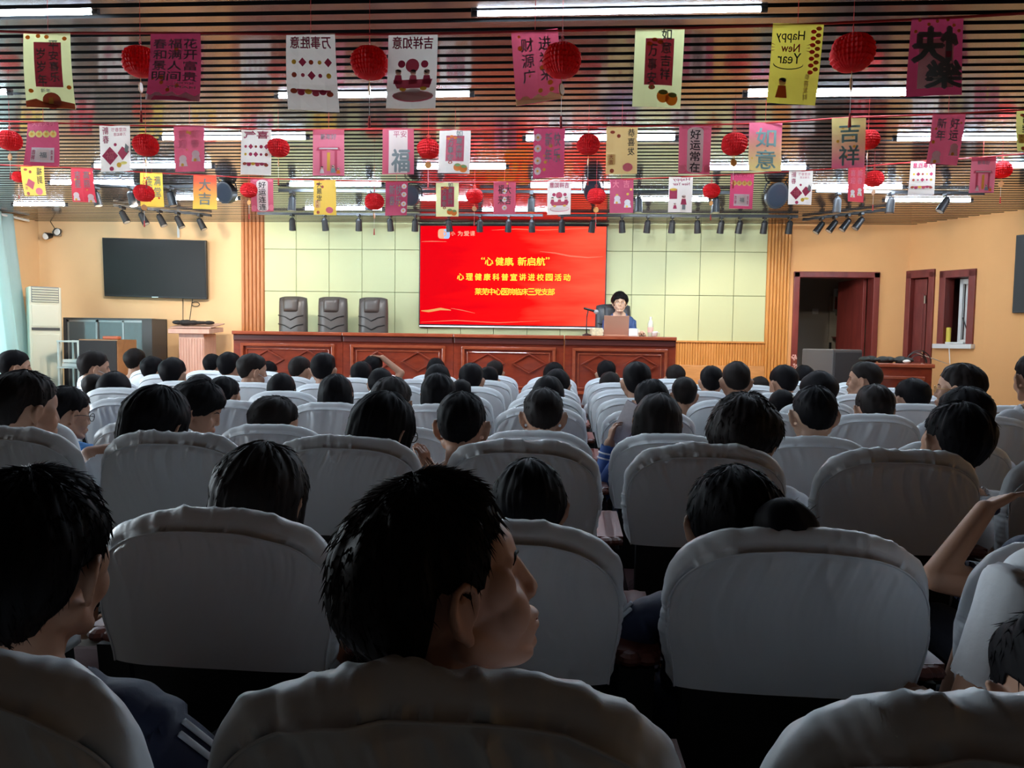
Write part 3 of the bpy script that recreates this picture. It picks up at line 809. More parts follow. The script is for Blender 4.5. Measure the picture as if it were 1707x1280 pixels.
def pattern(p, kind, a):
    P_ = p
    if kind == 'panel':
        base, bottom = a['base'], a.get('bottom')
        P_.rect(-.5, .5, 0, 1, base, 0); P_.rect(-.28, .30, .13, .72, a.get('panel', 'crimson'), 1)
        P_.column(a['c1'], .14, .0 if a.get('high') else .10, .66, .20, 'grey'); P_.column(a['c2'], -.13, .20, .72, .18, 'grey')
        if bottom == 'hills':
            P_.poly([(-.5, .92), (-.3, .88), (-.1, .93), (.15, .89), (.5, .93), (.5, 1), (-.5, 1)], 'brick'); P_.disc(.03, .90, .2, 'brick', 3, .16); P_.rect(-.04, .06, .86, .94, 'gold', 4, 1, 1)
            P_.txt('新年', -.08, .77, .2, .05, 'grey', 4)
            for x, z in ((-.4, .07), (-.18, .05), (.0, .06), (.38, .08), (.42, .72), (-.38, .78)): P_.disc(x, z, .05, 'orange', 2, .04)
        if bottom == 'fruit':
            P_.disc(.12, .86, .13, 'orange', 2); P_.disc(.30, .89, .13, 'orange', 3); P_.disc(.12, .81, .10, 'green', 3, .05); P_.disc(.32, .84, .09, 'green', 4, .05); P_.disc(-.12, .75, .07, 'brick', 2, .05); P_.disc(-.12, .75, .03, base, 3)
            for x, z in ((-.10, .15), (.02, .18), (-.2, .2)): P_.disc(x, z, .06, 'orange', 3, .04)
    elif kind == 'bigtext':
        P_.rect(-.5, .5, 0, 1, a['base'], 0)
        for i, c in enumerate(a['cols']): P_.column(c, a['xs'][i], a.get('z0', .08), a.get('z1', .72), a.get('cw', .26), a.get('ink', 'grey'), 2, a.get('mirror', False))
        if a.get('bottom'):
            pts = [(-.5 + i / 12, .90 + .03 * math.sin(i * 1.9)) for i in range(13)] + [(.5, 1), (-.5, 1)]
            P_.poly(pts, a['bottom'], 2)
        if a.get('small'): P_.txt(a['small'], .14, .80, .55, .035, 'white', 3, True); P_.txt(a['small2'], .2, .74, .35, .03, 'white', 3, True)
        rng = random.Random(str(a)[:40])
        for k in range(a.get('dots', 6)): P_.disc(rng.uniform(-.42, .42), rng.uniform(.05, .85), rng.uniform(.02, .06), a.get('dot', 'gold'), 1, n=10)
        if a.get('flowers'):
            for z in a['flowers']: P_.disc(a.get('fx', -.36), z, .12, 'white', 2, n=8); P_.disc(a.get('fx', -.36), z, .04, 'gold', 3, n=8)
        if a.get('figs'):
            for x, z in a['figs']:
                P_.disc(x, z, .13, 'white', 2, .12); P_.poly([(x - .12, z + .05), (x + .12, z + .05), (x + .16, z + .16), (x - .14, z + .16)], 'white', 2); P_.disc(x - .02, z + .13, .05, 'gold', 3)
    elif kind == 'brush':
        P_.rect(-.5, .5, 0, 1, a.get('base', 'cream'), 0); P_.txt(a['title'], 0, .12, .82, .16, 'crimson', 2, True, .03)
        if a.get('rows'):
            rng = random.Random(len(a['title']) + 7)
            for z in (.38, .55):
                for i in range(5):
                    x = -.34 + i * .17
                    if (i + int(z * 100)) % 3 == 0: P_.poly([(x, z - .06), (x + .08, z), (x, z + .06), (x - .08, z)], 'crimson')
                    else: P_.disc(x, z, rng.uniform(.035, .06), rng.choice(['crimson', 'brick', 'rose', 'gold']))
            for i in range(6): P_.disc(-.36 + i * .14, .76 + .02 * (i % 2), .07, ['brick', 'crimson', 'gold', 'rose', 'crimson', 'brick'][i], 2, .05)
            P_.rect(-.3, .36, .73, .76, 'rose', 1, 2, 1)
        if a.get('people'):
            P_.disc(0, .42, .14, 'rose'); P_.disc(-.22, .40, .075, 'crimson'); P_.disc(.25, .40, .075, 'crimson')
            for x, c in ((-.28, 'crimson'), (.02, 'rose'), (.30, 'crimson')): P_.figure(x, .55, 1.2, c, 3)
            P_.poly([(-.38, .62), (.42, .60), (.36, .72), (-.30, .73)], 'rose', 2); P_.disc(.02, .76, .16, 'white', 4, .05); P_.disc(-.18, .74, .07, 'gold', 4, .04); P_.disc(.24, .73, .07, 'gold', 4, .04)
            P_.disc(.03, .83, .42, 'pink', 1, .12); P_.disc(.03, .825, .40, a.get('base', 'cream'), 2, .10)
    elif kind == 'scroll':
        P_.rect(-.5, .5, 0, 1, 'crimson', 0); P_.txt('大吉大利', .0, .05, .7, .08, 'pink', 2)
        for i in range(4): P_.disc(-.34 + i * .22, .27, .11, 'yellow', 2); P_.disc(-.34 + i * .22, .27, .05, 'gold', 3); P_.poly([(-.36 + i * .22, .19), (-.30 + i * .22, .19), (-.33 + i * .22, .23)], 'green', 3)
        P_.rect(-.32, .34, .58, .92, 'white', 2); P_.rect(-.18, .18, .63, .87, 'cream', 3); P_.txt('福', .02, .75, .2, .13, 'grey', 4); P_.column('吉祥', -.25, .62, .88, .09, 'crimson', 4); P_.column('如意', .27, .62, .88, .06, 'crimson', 4)
    elif kind == 'diamond':
        P_.rect(-.5, .5, 0, 1, 'cream', 0); P_.column('新春', -.30, .02, .40, .2, 'crimson', 2, True); P_.txt('欢度春节', .14, .10, .5, .09, 'rose', 2, True, 0); P_.txt('万事如意', .16, .2, .4, .07, 'rose', 2, True, 0)
        P_.poly([(-.18, .46), (.08, .66), (-.18, .86), (-.44, .66)], 'crimson', 2); P_.txt('福', -.18, .66, .24, .16, 'pink', 3); P_.poly([(.22, .46), (.46, .58), (.22, .76), (.06, .60)], 'crimson', 1)
        P_.poly([(.34, .40), (.46, .48), (.40, .62), (.30, .56)], 'grey', 3); P_.disc(.1, .86, .08, 'gold', 2); P_.disc(-.14, .94, .07, 'crimson', 2); P_.disc(.26, .82, .12, 'yellow', 1, .05); P_.disc(0, .42, .05, 'crimson', 2)
    elif kind == 'gate':
        P_.rect(-.5, .5, 0, 1, 'pink', 0); P_.rect(-.5, .5, 0, .12, 'rose', 1); P_.txt('新年好', 0, .16, .5, .12, 'grey', 2)
        P_.poly([(-.34, .38), (.34, .38), (.40, .46), (-.40, .46)], 'rose', 2); P_.rect(-.28, -.20, .46, .9, 'rose', 2, 1, 2); P_.rect(.20, .28, .46, .9, 'rose', 2, 1, 2); P_.rect(-.04, .06, .5, .9, 'gold', 2, 1, 2); P_.rect(-.3, .3, .40, .43, 'white', 3, 2, 1)
        P_.figure(-.2, .86, .9, 'white', 3); P_.figure(.16, .84, 1.0, 'teal', 3); P_.figure(.32, .88, .8, 'orange', 3)
    elif kind == 'strip':
        P_.rect(-.5, .5, 0, 1, 'rose', 0); P_.rect(-.30, .30, .03, .98, 'cream', 1); P_.txt('平安', .06, .12, .42, .14, 'crimson', 2, False, 0); P_.txt('福', .08, .70, .56, .50, 'grey', 2, False, .04)
    elif kind == 'oval':
        P_.rect(-.5, .5, 0, 1, 'rose', 0); P_.rect(-.24, .26, .12, .92, 'cream', 1); P_.disc(.01, .12, .25, 'cream', 1, .12); P_.disc(.01, .92, .25, 'cream', 1, .10)
        P_.column(a['text'], .01, .08, .98, .32, 'black', 3); P_.disc(-.38, .90, .12, 'pink', 2); P_.disc(.40, .88, .12, 'pink', 2); P_.disc(.36, .06, .12, 'pink', 2, .05); P_.disc(-.3, .05, .12, 'pink', 2, .05)
    elif kind == 'gold':
        P_.rect(-.5, .5, 0, 1, a['base'], 0); P_.column(a['text'], a.get('x', .30), .04, .62, .22, 'black', 2, True)
        P_.poly([(-.2, .42), (.06, .56), (-.06, .80), (-.32, .64)] if a.get('dia') else [(-.44, .58), (-.2, .58), (-.2, .8), (-.44, .8)], 'rose' if a.get('dia') else 'tan', 1); P_.disc(.2, .86, .16, 'pink', 1, .14); P_.disc(-.3, .12, .08, 'brick', 1, .05); P_.disc(-.1, .2, .06, 'brick', 1); P_.disc(-.3, .93, .07, 'brick', 1)
        P_.column('大吉', -.33, .58, .8, .12, 'brick', 2)
    elif kind == 'greeting':
        P_.rect(-.5, .5, 0, 1, 'deepyel' if a.get('gold') else 'yellow', 0)
        P_.txt('Happy', -.14, .17, .56, .15, 'black', 2, True, .01); P_.txt('New', -.12, .31, .36, .10, 'red', 2, True, .02); P_.txt('Year', -.13, .44, .46, .13, 'black', 2, True, .01)
        for s_ in (-1, 1):
            for k in (-1, 0, 1): x = -.12 + s_ * .30; P_.poly([(x, .31 + k * .03), (x + s_ * .08, .30 + k * .045), (x + s_ * .08, .312 + k * .045)], 'brick', 2)
        pts = [(-.14 + .30 * math.cos(t), .52 + .06 * math.sin(t)) for t in [PI * i / 12 for i in range(13)]]; P_.poly(pts + [(x * .98, z - .012) for x, z in pts[::-1]], 'black', 2)
        for i in range(14): P_.disc(.36 + .05 * (-1) ** i, .06 + i * .042, .055, 'red' if i % 2 else 'brick', 2 + i % 2, .04)
        P_.figure(-.22, .78, 1.5, 'brick', 3); P_.column('恭喜发财', .26, .62, .95, .1, 'tan', 2, True)
    elif kind == 'paperdoll':
        P_.rect(-.5, .5, 0, 1, 'cream', 0); P_.txt('Happy', .02, .08, .7, .10, 'crimson', 2, True, .02); P_.txt('New Year', .02, .2, .7, .08, 'crimson', 2, True, .02)
        P_.rect(-.46, -.14, .34, .62, 'crimson', 2); P_.disc(-.3, .36, .15, 'gold', 3, .06); P_.figure(-.22, .80, 1.0, 'crimson', 3); P_.figure(.14, .62, 1.6, 'crimson', 3); P_.rect(.08, .22, .76, .92, 'grey', 2, 1, 2)
    elif kind == 'mirrorjoy':
        P_.rect(-.5, .5, 0, 1, 'crimson', 0); P_.rect(-.31, .33, .26, .90, 'cream', 1); P_.txt('快', -.02, .34, .82, .44, 'grey', 3, True, .05); P_.txt('樂', .16, .73, .66, .36, 'grey', 3, True, .05)
        P_.rect(.18, .28, .43, .51, 'rose', 4, 1, 1)
        for x, z in ((-.4, .17), (-.34, .03), (-.16, .08), (0, .04), (.32, .09), (.2, .02), (.42, .16)): P_.disc(x, z, .035, 'gold', 1, n=8)

ROPE_Z = [2.66, 2.70, 2.70]
ROPES = [[(-60, 50), (80, 55), (293, 55), (518, 57), (690, 57), (892, 52), (1100, 48), (1330, 41), (1562, 31), (1760, 19)],
         [(-60, 200), (72, 204), (191, 209), (316, 210), (428, 216), (548, 216), (664, 215), (759, 217), (916, 213), (1037, 211), (1158, 209), (1276, 205), (1415, 196), (1581, 190), (1760, 180)],
         [(-60, 272), (55, 277), (137, 280), (253, 288), (342, 292), (437, 298), (541, 300), (661, 303), (746, 304), (841, 303), (932, 302), (1036, 299), (1135, 295), (1237, 290), (1334, 285), (1428, 278), (1538, 269), (1639, 262), (1760, 252)]]
M_ROPE = mat('red_ribbon', (.55, .03, .03), rough=.6)
for k, pts in enumerate(ROPES):
    P3 = [PZ(x, y, ROPE_Z[k]) for x, y in pts]
    P3 = [Vector((LEFT_X + .05, P3[0].y + .3, ROPE_Z[k] + .02))] + P3 + [Vector((RIGHT_X - .1, P3[-1].y - .3, ROPE_Z[k] + .02))]
    mb = MB(); mb.tube(P3, .0055 if k == 0 else .005, 6)
    for q in P3[2:-1:2]: mb.cap(q, (q.x, q.y, CEIL_Z - .001), .0012, n=4, flat=True)
    o = mb.build('festive_rope', M_ROPE); tag(o, 'red rope carrying the %s row of posters across the hall' % ['nearest', 'middle', 'farthest'][k], 'rope')

POSTERS = [
 # row, x0, x1, y0, y1, kind, args, label, skew degrees
 (0, 40, 118, 55, 177, 'panel', dict(base='paleyel', c1='平安喜乐', c2='岁岁年', bottom='hills'), 'yellow poster with crimson panel and brick red hills, leftmost of the nearest row', 1.5),
 (0, 252, 335, 55, 172, 'bigtext', dict(base='crimson', cols=['春和景明', '福满人间', '花开富贵'], xs=[-.3, 0, .3], bottom='white', small='HAPPY', small2='NEW YEAR', dots=7), 'large crimson poster of grey characters above pale waves, partly covering a lantern', 0),
 (0, 478, 559, 57, 180, 'brush', dict(title='万事胜意', rows=True), 'large cream poster with red calligraphy over rows of small red emblems', 0),
 (0, 648, 730, 57, 184, 'brush', dict(title='吉祥如意', people=True), 'large cream poster with red calligraphy above a table of seated figures', .5),
 (0, 852, 930, 52, 175, 'bigtext', dict(base='rose', cols=['财源广', '进福来'], xs=[-.18, .2], bottom='paleyel', dots=8, dot='gold'), 'slanting rose red poster partly covered by a red lantern', -5),
 (0, 1059, 1141, 48, 178, 'panel', dict(base='paleyel', c1='如意吉祥', c2='万事安', bottom='fruit', high=True), 'large pale yellow poster with a crimson panel and orange persimmons', 1),
 (0, 1288, 1373, 40, 170, 'greeting', dict(gold=1), 'golden poster with mirrored English new year greeting and red firecrackers', 2),
 (0, 1519, 1605, 31, 162, 'mirrorjoy', {}, 'large crimson poster with two big mirrored grey characters on a cream square', 1.5),
 (1, 47, 98, 204, 278, 'scroll', {}, 'crimson poster with yellow fruits and a white scroll, leftmost of the middle row', -1),
 (1, 166, 217, 209, 286, 'diamond', {}, 'cream poster with a red diamond, left of a red lantern in the middle row', -1.5),
 (1, 290, 341, 210, 286, 'bigtext', dict(base='rose', cols=['喜迎', '新春'], xs=[-.22, .2], z1=.5, cw=.3, ink='pink', figs=[(-.22, .72), (.22, .62)], dots=3), 'rose poster with white figures, third from the left in the middle row', 0),
 (1, 403, 453, 216, 292, 'brush', dict(title='喜气', rows=True), 'narrow cream poster with red emblems beside a lantern in the middle row', 1),
 (1, 522, 574, 216, 293, 'gate', {}, 'pink poster with a gateway and small figures in the middle row', 0),
 (1, 638, 690, 215, 292, 'strip', {}, 'poster with a cream centre between rose borders and one big grey character', -1),
 (1, 733, 785, 217, 291, 'panel', dict(base='cream', panel='rose', c1='如意吉祥', c2='万事安', bottom='fruit', high=True), 'cream poster with rose panel over the left part of the red screen, middle row', .5),
 (1, 890, 942, 213, 294, 'bigtext', dict(base='crimson', cols=['新年', '快乐'], xs=[-.02, .26], cw=.22, flowers=[.2, .42, .66, .86]), 'crimson poster with white flowers down its left edge, middle row', .5),
 (1, 1011, 1063, 211, 291, 'gold', dict(base='tan', text='恭喜发'), 'tan poster with black characters, right of the dark lamp in the middle row', 0),
 (1, 1132, 1186, 209, 290, 'oval', dict(text='好运常在'), 'rose poster with four black characters on a tall cream strip, middle row', 0),
 (1, 1249, 1304, 205, 287, 'bigtext', dict(base=GR1, cols=['如意'], xs=[.02], z0=.08, z1=.98, cw=.6, ink='teal', dots=5), 'pink to yellow poster with two large grey green characters, middle row', 1),
 (1, 1386, 1443, 196, 279, 'bigtext', dict(base=GR2, cols=['吉祥'], xs=[.02], z0=.08, z1=.98, cw=.6, ink='teal', dots=5), 'tilted yellow to pink poster hiding a lantern in the middle row', -2.5),
 (1, 1554, 1609, 190, 272, 'bigtext', dict(base='rose', cols=['新年', '好运'], xs=[-.2, .2], z1=.55, cw=.28, figs=[(.28, .66), (-.24, .82)], dots=3), 'rose poster with white figures near the right end of the middle row', 2),
 (1, 1694, 1746, 184, 255, 'gold', dict(base='yellow', text='吉祥', x=-.2), 'yellow poster cut off by the right edge of the photo, middle row', 1),
 (2, 35, 74, 277, 325, 'gold', dict(base='gold', text='福到', dia=True), 'gold poster covering a dark red lantern at the left end of the farthest row', 0),
 (2, 119, 155, 280, 336, 'bigtext', dict(base='red', cols=['吉星', '高照'], xs=[-.2, .2], z1=.6, figs=[(-.3, .8), (.3, .84)], dots=3), 'red poster with pale corners, second from the left in the farthest row', 0),
 (2, 234, 271, 288, 344, 'bigtext', dict(base='gold', cols=['金玉', '满堂'], xs=[-.1, .26], cw=.3, dots=9, dot='red'), 'yellow and red poster partly covered by a lantern in the farthest row', 0),
 (2, 323, 361, 292, 349, 'bigtext', dict(base=GR3, cols=['大吉'], xs=[0], cw=.5, z1=.9, dots=5), 'orange red to gold poster left of the black stage lamp', 0),
 (2, 418, 456, 298, 352, 'oval', dict(text='好运连连'), 'pink poster with black characters on a cream strip, left of the green panels', 0),
 (2, 523, 560, 300, 358, 'gold', dict(base='gold', text='大展宏', x=-.24), 'orange gold poster with black characters before the green panels', 0),
 (2, 643, 680, 303, 360, 'bigtext', dict(base='crimson', cols=['新春', '快乐'], xs=[-.2, .1], flowers=[.14, .38, .66, .86], fx=.34, dots=4), 'crimson poster with white flowers down its right edge, farthest row', 0),
 (2, 727, 765, 304, 361, 'panel', dict(base='paleyel', c1='如意吉祥', c2='万事安', bottom='fruit', high=True), 'small pale yellow poster with crimson panel before the red screen', 0),
 (2, 823, 860, 303, 357, 'bigtext', dict(base='rose', cols=['福来', '大吉'], xs=[-.16, .16], cw=.26, ink='black', flowers=[.3, .55, .8], fx=0, dots=3), 'small rose poster with black characters over the red screen', 0),
 (2, 913, 952, 302, 359, 'brush', dict(title='吉祥如意', people=True), 'small cream poster with figures and red circles over the red screen', 0),
 (2, 1017, 1056, 299, 356, 'bigtext', dict(base='crimson', cols=['大', '吉'], xs=[-.25, .2], z0=.02, z1=.26, ink='pink', figs=[(-.18, .56), (.25, .68)], dots=3), 'small crimson poster with pale writing and white figures, right of the screen', 0),
 (2, 1115, 1155, 295, 354, 'paperdoll', {}, 'small cream poster with mirrored English greeting and a standing figure', 0),
 (2, 1218, 1257, 290, 348, 'scroll', {}, 'small crimson poster with yellow fruits and white scroll, farthest row', 1),
 (2, 1315, 1355, 285, 341, 'diamond', {}, 'small cream poster with red diamond, right of the black stage lamp', 0),
 (2, 1414, 1443, 278, 337, 'bigtext', dict(base='red', cols=['喜迎', '新春'], xs=[-.22, .2], z1=.5, cw=.3, ink='pink', figs=[(-.22, .72), (.22, .66)], dots=3), 'narrow red poster turned sideways beside a lantern, farthest row', 1),
 (2, 1518, 1559, 269, 325, 'brush', dict(title='万事胜意', rows=True), 'small cream poster of red emblems above the black tilted spotlight', 0),
 (2, 1619, 1660, 262, 321, 'gate', {}, 'small pink poster with a gateway at the right end of the farthest row', 0),
]
for i, (row, xa, xb, ya, yb, kind, args, label, skew) in enumerate(POSTERS):
    q = PZ((xa + xb) / 2, ya, ROPE_Z[row])
    w = (PY(xb, ya, q.y) - PY(xa, ya, q.y)).length; h = (PY(xa, ya, q.y) - PY(xa, yb, q.y)).length
    p = Poster(w, h); pattern(p, kind, args)
    o = p.done(i, 1.0 if row < 2 else .7).build('festive_poster', p.mats)
    o.location = (q.x, q.y - .004 - .001 * (i % 3), q.z)
    o.rotation_euler = (0, R(skew), 0)
    tag(o, label, 'poster', ['posters of the nearest row', 'posters of the middle row', 'posters of the farthest row'][row])

M_LANT = paper('lantern_paper', (.78, .015, .022))
M_GOLDC = mat('pendant_gold', (.55, .22, .04), rough=.4)
def lantern_proto():
    t = thing('paper_lantern', 'l', 'lantern', (0, 0, 0))
    n = 22; prof = []
    for i in range(n + 1):
        a = PI * i / n; zz = -math.cos(a); r = math.sin(a) ** .75 * (1 - .07 * abs(math.sin(i * PI / 2.0))) if 0 < i < n else .12
        prof.append((max(r, .12), zz * .82))
    mb = MB(); mb.lathe(prof, 64, rad=lambda a, v: 1 - .07 * (0.5 + .5 * math.cos(a * 32)) + .035 * math.sin(a * 5 + v * 9))
    mb.build('paper_ball', M_LANT, t)
    mb = MB(); mb.cap((0, 0, .8), (0, 0, 1.75), .02, n=6, flat=True); mb.tube([(.16 * math.sin(a), 0, .95 + .13 - .13 * math.cos(a)) for a in [i * PI / 5 for i in range(10)]], .022, 6, closed=True)
    mb.build('hanger', M_ROPE, t)
    c = MB(); c.cap((0, 0, -.78), (0, 0, -1.15), .018, n=6, flat=True)
    c.lathe([(.05, -.04), (.27, -.035), (.30, 0), (.27, .035), (.05, .04)], 20, M=Matrix.Translation(Vector((0, 0, -1.42))) @ Matrix.Rotation(R(90), 4, 'X')); c.build('pendant', M_GOLDC, t)
    c = MB(); c.cap((0, 0, -1.70), (0, 0, -2.75), .012, n=6, flat=True); c.build('cord', M_WHITE, t)
    c = MB()
    for k in range(9): a = k * 2 * PI / 9; c.cap((.02 * math.cos(a), .02 * math.sin(a), -2.72), (.06 * math.cos(a), .06 * math.sin(a), -3.35), .022, .018, n=5, flat=True)
    c.build('tassel', M_ROPE, t)
    return t
LP = lantern_proto(); LF = [True]
LANTERNS = [
 (0, 234, 103, 60, -1, 'red paper lantern half behind the crimson poster at the left, nearest row'),
 (0, 616, 105, 63, 0, 'red paper lantern between two large cream posters'),
 (0, 937, 101, 65, 1, 'red paper lantern hanging in front of the slanting rose poster'),
 (0, 1421, 88, 69, 0, 'red paper lantern right of the golden greeting poster'),
 (1, 16, 234, 40, 0, 'red paper lantern at the left edge of the middle row'),
 (1, 243, 242, 43, 0, 'red paper lantern right of the cream diamond poster, middle row'),
 (1, 464, 246, 37, 0, 'red paper lantern right of the narrow cream poster, middle row'),
 (1, 714, 248, 38, 0, 'bright red lantern over the left edge of the screen, middle row'),
 (1, 981, 241, 39, 0, 'red paper lantern over the right part of the screen, middle row'),
 (1, 1224, 240, 42, 0, 'red paper lantern right of the poster with four black characters'),
 (1, 1447, 233, 36, -1, 'red paper lantern peeping out behind the tilted yellow poster'),
 (2, 31, 295, 22, -1, 'dark red lantern half behind the small gold poster at the left'),
 (2, 240, 322, 34, 1, 'red paper lantern in front of the yellow and red poster'),
 (2, 415, 317, 29, 1, 'red paper lantern beside the pink poster left of the green panels'),
 (2, 624, 336, 33, 0, 'red lantern left of the small crimson flower poster, farthest row'),
 (2, 791, 327, 29, 0, 'red lantern between two small posters over the screen, farthest row'),
 (2, 994, 327, 31, 1, 'red lantern in front of the black stage lamp over the lecturer'),
 (2, 1186, 318, 28, 0, 'red lantern right of the poster with a standing figure, farthest row'),
 (2, 1457, 298, 30, -1, 'red lantern beside the narrow red poster, farthest row'),
 (2, 1670, 283, 31, -1, 'red lantern right of the small pink gateway poster'),
]
for row, px, py, wpx, front, label in LANTERNS:
    yr = PZ(px, pl(px, ROPES[row]), ROPE_Z[row]).y
    Y = yr - .12 * front if front > 0 else yr + (.10 if front < 0 else 0.02)
    q = PY(px, py, Y); r = wpx / FPX * Y / 2
    o = LP if LF[0] else copy_tree(LP); LF[0] = False
    o.location = q; o.scale = (r, r, r); o.rotation_euler = (0, 0, px * .37)
    o['label'] = label; o['group'] = 'red paper lanterns'
    MB().cap((0, 0, 1.1), (0, 0, (CEIL_Z - q.z) / r), .012, n=5, flat=True).build('thread', M_ROPE, o)
# ------------------------------------------------------------------ the stage: screen, long desks, chairs
a, b_ = PY(699.5, 375, WALL_Y - .06), PY(1009, 549, WALL_Y - .06)
w = b_.x - a.x; h = a.z - b_.z
t = thing('projection_screen', 'wide red display screen with yellow writing on the stage wall', 'screen', ((a.x + b_.x) / 2, WALL_Y - .05, b_.z))
mb = MB(); fb = .016
mb.box((0, 0.0, h / 2), (w, .05, h)); mb.build('casing', M_BLACK, t, bevel=.004)
sm = bpy.data.materials.new('lit_screen'); sm.use_nodes = True
nt = sm.node_tree; N = nt.nodes; Lk = nt.links; bs = N['Principled BSDF']; bs.inputs['Base Color'].default_value = (.002, .002, .002, 1); bs.inputs['Roughness'].default_value = .6; bs.inputs['Specular IOR Level'].default_value = .0
tc = N.new('ShaderNodeTexCoord'); sp = N.new('ShaderNodeSeparateXYZ'); Lk.new(tc.outputs['Object'], sp.inputs[0])
def math_(op, a_, b2=None):
    n = N.new('ShaderNodeMath'); n.operation = op
    for k, v in ((0, a_), (1, b2)):
        if v is None: continue
        if isinstance(v, (int, float)): n.inputs[k].default_value = v
        else: Lk.new(v, n.inputs[k])
    return n.outputs[0]
X = math_('DIVIDE', sp.outputs['X'], w / 2); Z = math_('DIVIDE', sp.outputs['Z'], h)   # -1..1, 0..1
ns = N.new('ShaderNodeTexNoise'); ns.inputs['Scale'].default_value = 1.0; ns.inputs['Detail'].default_value = 3
mp = N.new('ShaderNodeMapping'); mp.inputs['Scale'].default_value = (.9, 1, 5.0); mp.inputs['Rotation'].default_value = (0, R(6), 0); Lk.new(tc.outputs['Object'], mp.inputs[0]); Lk.new(mp.outputs[0], ns.inputs['Vector'])
gl = math_('ADD', math_('MULTIPLY', X, .42), math_('MULTIPLY', ns.outputs['Fac'], .75))
cr = N.new('ShaderNodeValToRGB'); Lk.new(gl, cr.inputs[0])
e = cr.color_ramp.elements; e[0].position = .10; e[0].color = (.62, 0.0, 0.004, 1); e[1].position = .85; e[1].color = (1.0, .09, .045, 1)
m_ = e.new(.42); m_.color = (.92, .004, .004, 1)
Lk.new(cr.outputs[0], bs.inputs['Emission Color']); bs.inputs['Emission Strength'].default_value = SCREEN_POWER
dsp = MB().box((0, -.0265, h / 2 + .012), (w - 2 * fb, .005, h - fb - .036)).build('display', sm, t)
M_YEL = mat('glow_yellow', (.05, .04, 0), emit=(1, .74, .05), emit_s=1.15 * GLOW)
M_PALE = mat('glow_pale', (.05, .04, .03), emit=(1, .45, .30), emit_s=1.0 * GLOW)
M_LOGO = mat('glow_logo', (.05, .04, .03), emit=(.9, .40, .22), emit_s=1.0 * GLOW)
M_LOGB = mat('glow_logo_blue', (.05, .04, .03), emit=(.35, .55, .95), emit_s=1.0 * GLOW)
def at(px, py, off=-.031):
    q = PY(px, py, WALL_Y - .06); return Matrix.Translation(Vector((q.x - t.location.x, off, q.z - t.location.z))) @ Matrix.Rotation(R(90), 4, 'X')
pxm = WALL_Y / FPX
mb = MB()
for ch, x in zip('心健康', (815.5, 833, 848)): write(mb, ch, at(x, 436), 13.5 * pxm, 13 * pxm, 0, .03)
for ch, x in zip('新启航', (870.5, 885.5, 901.5)): write(mb, ch, at(x, 436), 14 * pxm, 13.5 * pxm, 0, .03)
write(mb, ',', at(855, 441), 2 * pxm, 5 * pxm, 0, .03); write(mb, '“', at(805.5, 431), 6 * pxm, 3.5 * pxm, 0, .02); write(mb, '”', at(913, 431), 6 * pxm, 3.5 * pxm, 0, .02)
for i, ch in enumerate('心理健康科普宣讲进校园活动'): write(mb, ch, at(768 + i * 14.75, 461.5 + i * .1), 11 * pxm, 11 * pxm, 0, .035)
for i, ch in enumerate('莱芜中心医院临床三党支部'): write(mb, ch, at(797.5 + i * 11.05, 486 + i * .05), 11 * pxm, 10.8 * pxm, 0, .025)
mb.build('lettering', M_YEL, t)
mb = MB()
pts = []
for i in range(32):
    an = 2 * PI * i / 32; c, s = math.cos(an), math.sin(an); k = .5
    pts.append((math.copysign(abs(c) ** k, c) * 10 * pxm, math.copysign(abs(s) ** k, s) * 8.2 * pxm, 0))
mb.add(pts, [list(range(32))], 0, at(740.5, 390))
mb.add([(p[0] * .5 + 4.5 * pxm, p[1] * .98, .001) for p in pts], [list(range(32))], 1, at(740.5, 390))
ring = [(math.cos(2 * PI * i / 20), math.sin(2 * PI * i / 20)) for i in range(20)]
mb.add([(x * 4.6 * pxm, y * 4.6 * pxm, .002) for x, y in ring] + [(x * 2.6 * pxm, y * 2.6 * pxm, .002) for x, y in ring], [(i, (i + 1) % 20, 20 + (i + 1) % 20, 20 + i) for i in range(20)], 0, at(740.5, 390))
mb.build('logo', [M_LOGO, M_LOGB], t)
mb = MB()
write(mb, '小', at(755.5, 389.5), 7 * pxm, 7 * pxm, 0, .02); write(mb, '为', at(767.5, 389.5), 8 * pxm, 8 * pxm, 0, .02); write(mb, '爱', at(778, 389.5), 9 * pxm, 8 * pxm, 0, .02); write(mb, '课', at(788, 389.5), 8 * pxm, 8 * pxm, 0, .02)
mb.build('logo_lettering', M_PALE, t)
# light streaks of the picture on the display
def streak(pts, th, m):
    mb = MB(); vs = []; n = len(pts)
    for i, (x, y) in enumerate(pts):
        k = math.sin(PI * (i + .3) / (n - .4)) if n > 2 else 1
        q = at(x, y - th * k); q2 = at(x, y + th * k); vs += [q @ Vector((0, 0, -.0015)), q2 @ Vector((0, 0, -.0015))]
    mb.add(vs, [(2 * i, 2 * i + 1, 2 * i + 3, 2 * i + 2) for i in range(n - 1)]); return mb
M_ST1 = mat('glow_streak', (.02, .01, 0), emit=(1, .42, .10), emit_s=.85 * GLOW); M_ST2 = mat('glow_streak_soft', (.02, .01, 0), emit=(1, .17, .09), emit_s=.9 * GLOW)
s_ = MB()
for pts, th, k in (([(703, 403), (720, 402.5), (745, 403)], .8, 1), ([(702.5, 518), (715, 518.5), (735, 515), (752, 517)], 2.2, 0), ([(752, 514), (770, 517), (792, 522)], .7, 1), ([(900, 419.5), (925, 422), (950, 427), (980, 429.5), (1005, 428)], 1.3, 1), ([(820, 384), (860, 382), (900, 384), (1000, 380)], .8, 1), ([(702, 537), (760, 534), (830, 538), (900, 535)], .8, 1)):
    q = streak(pts, th, 0); s_.add(q.v, q.f, k)
s_.build('light_streak', [M_ST1, M_ST2], t)
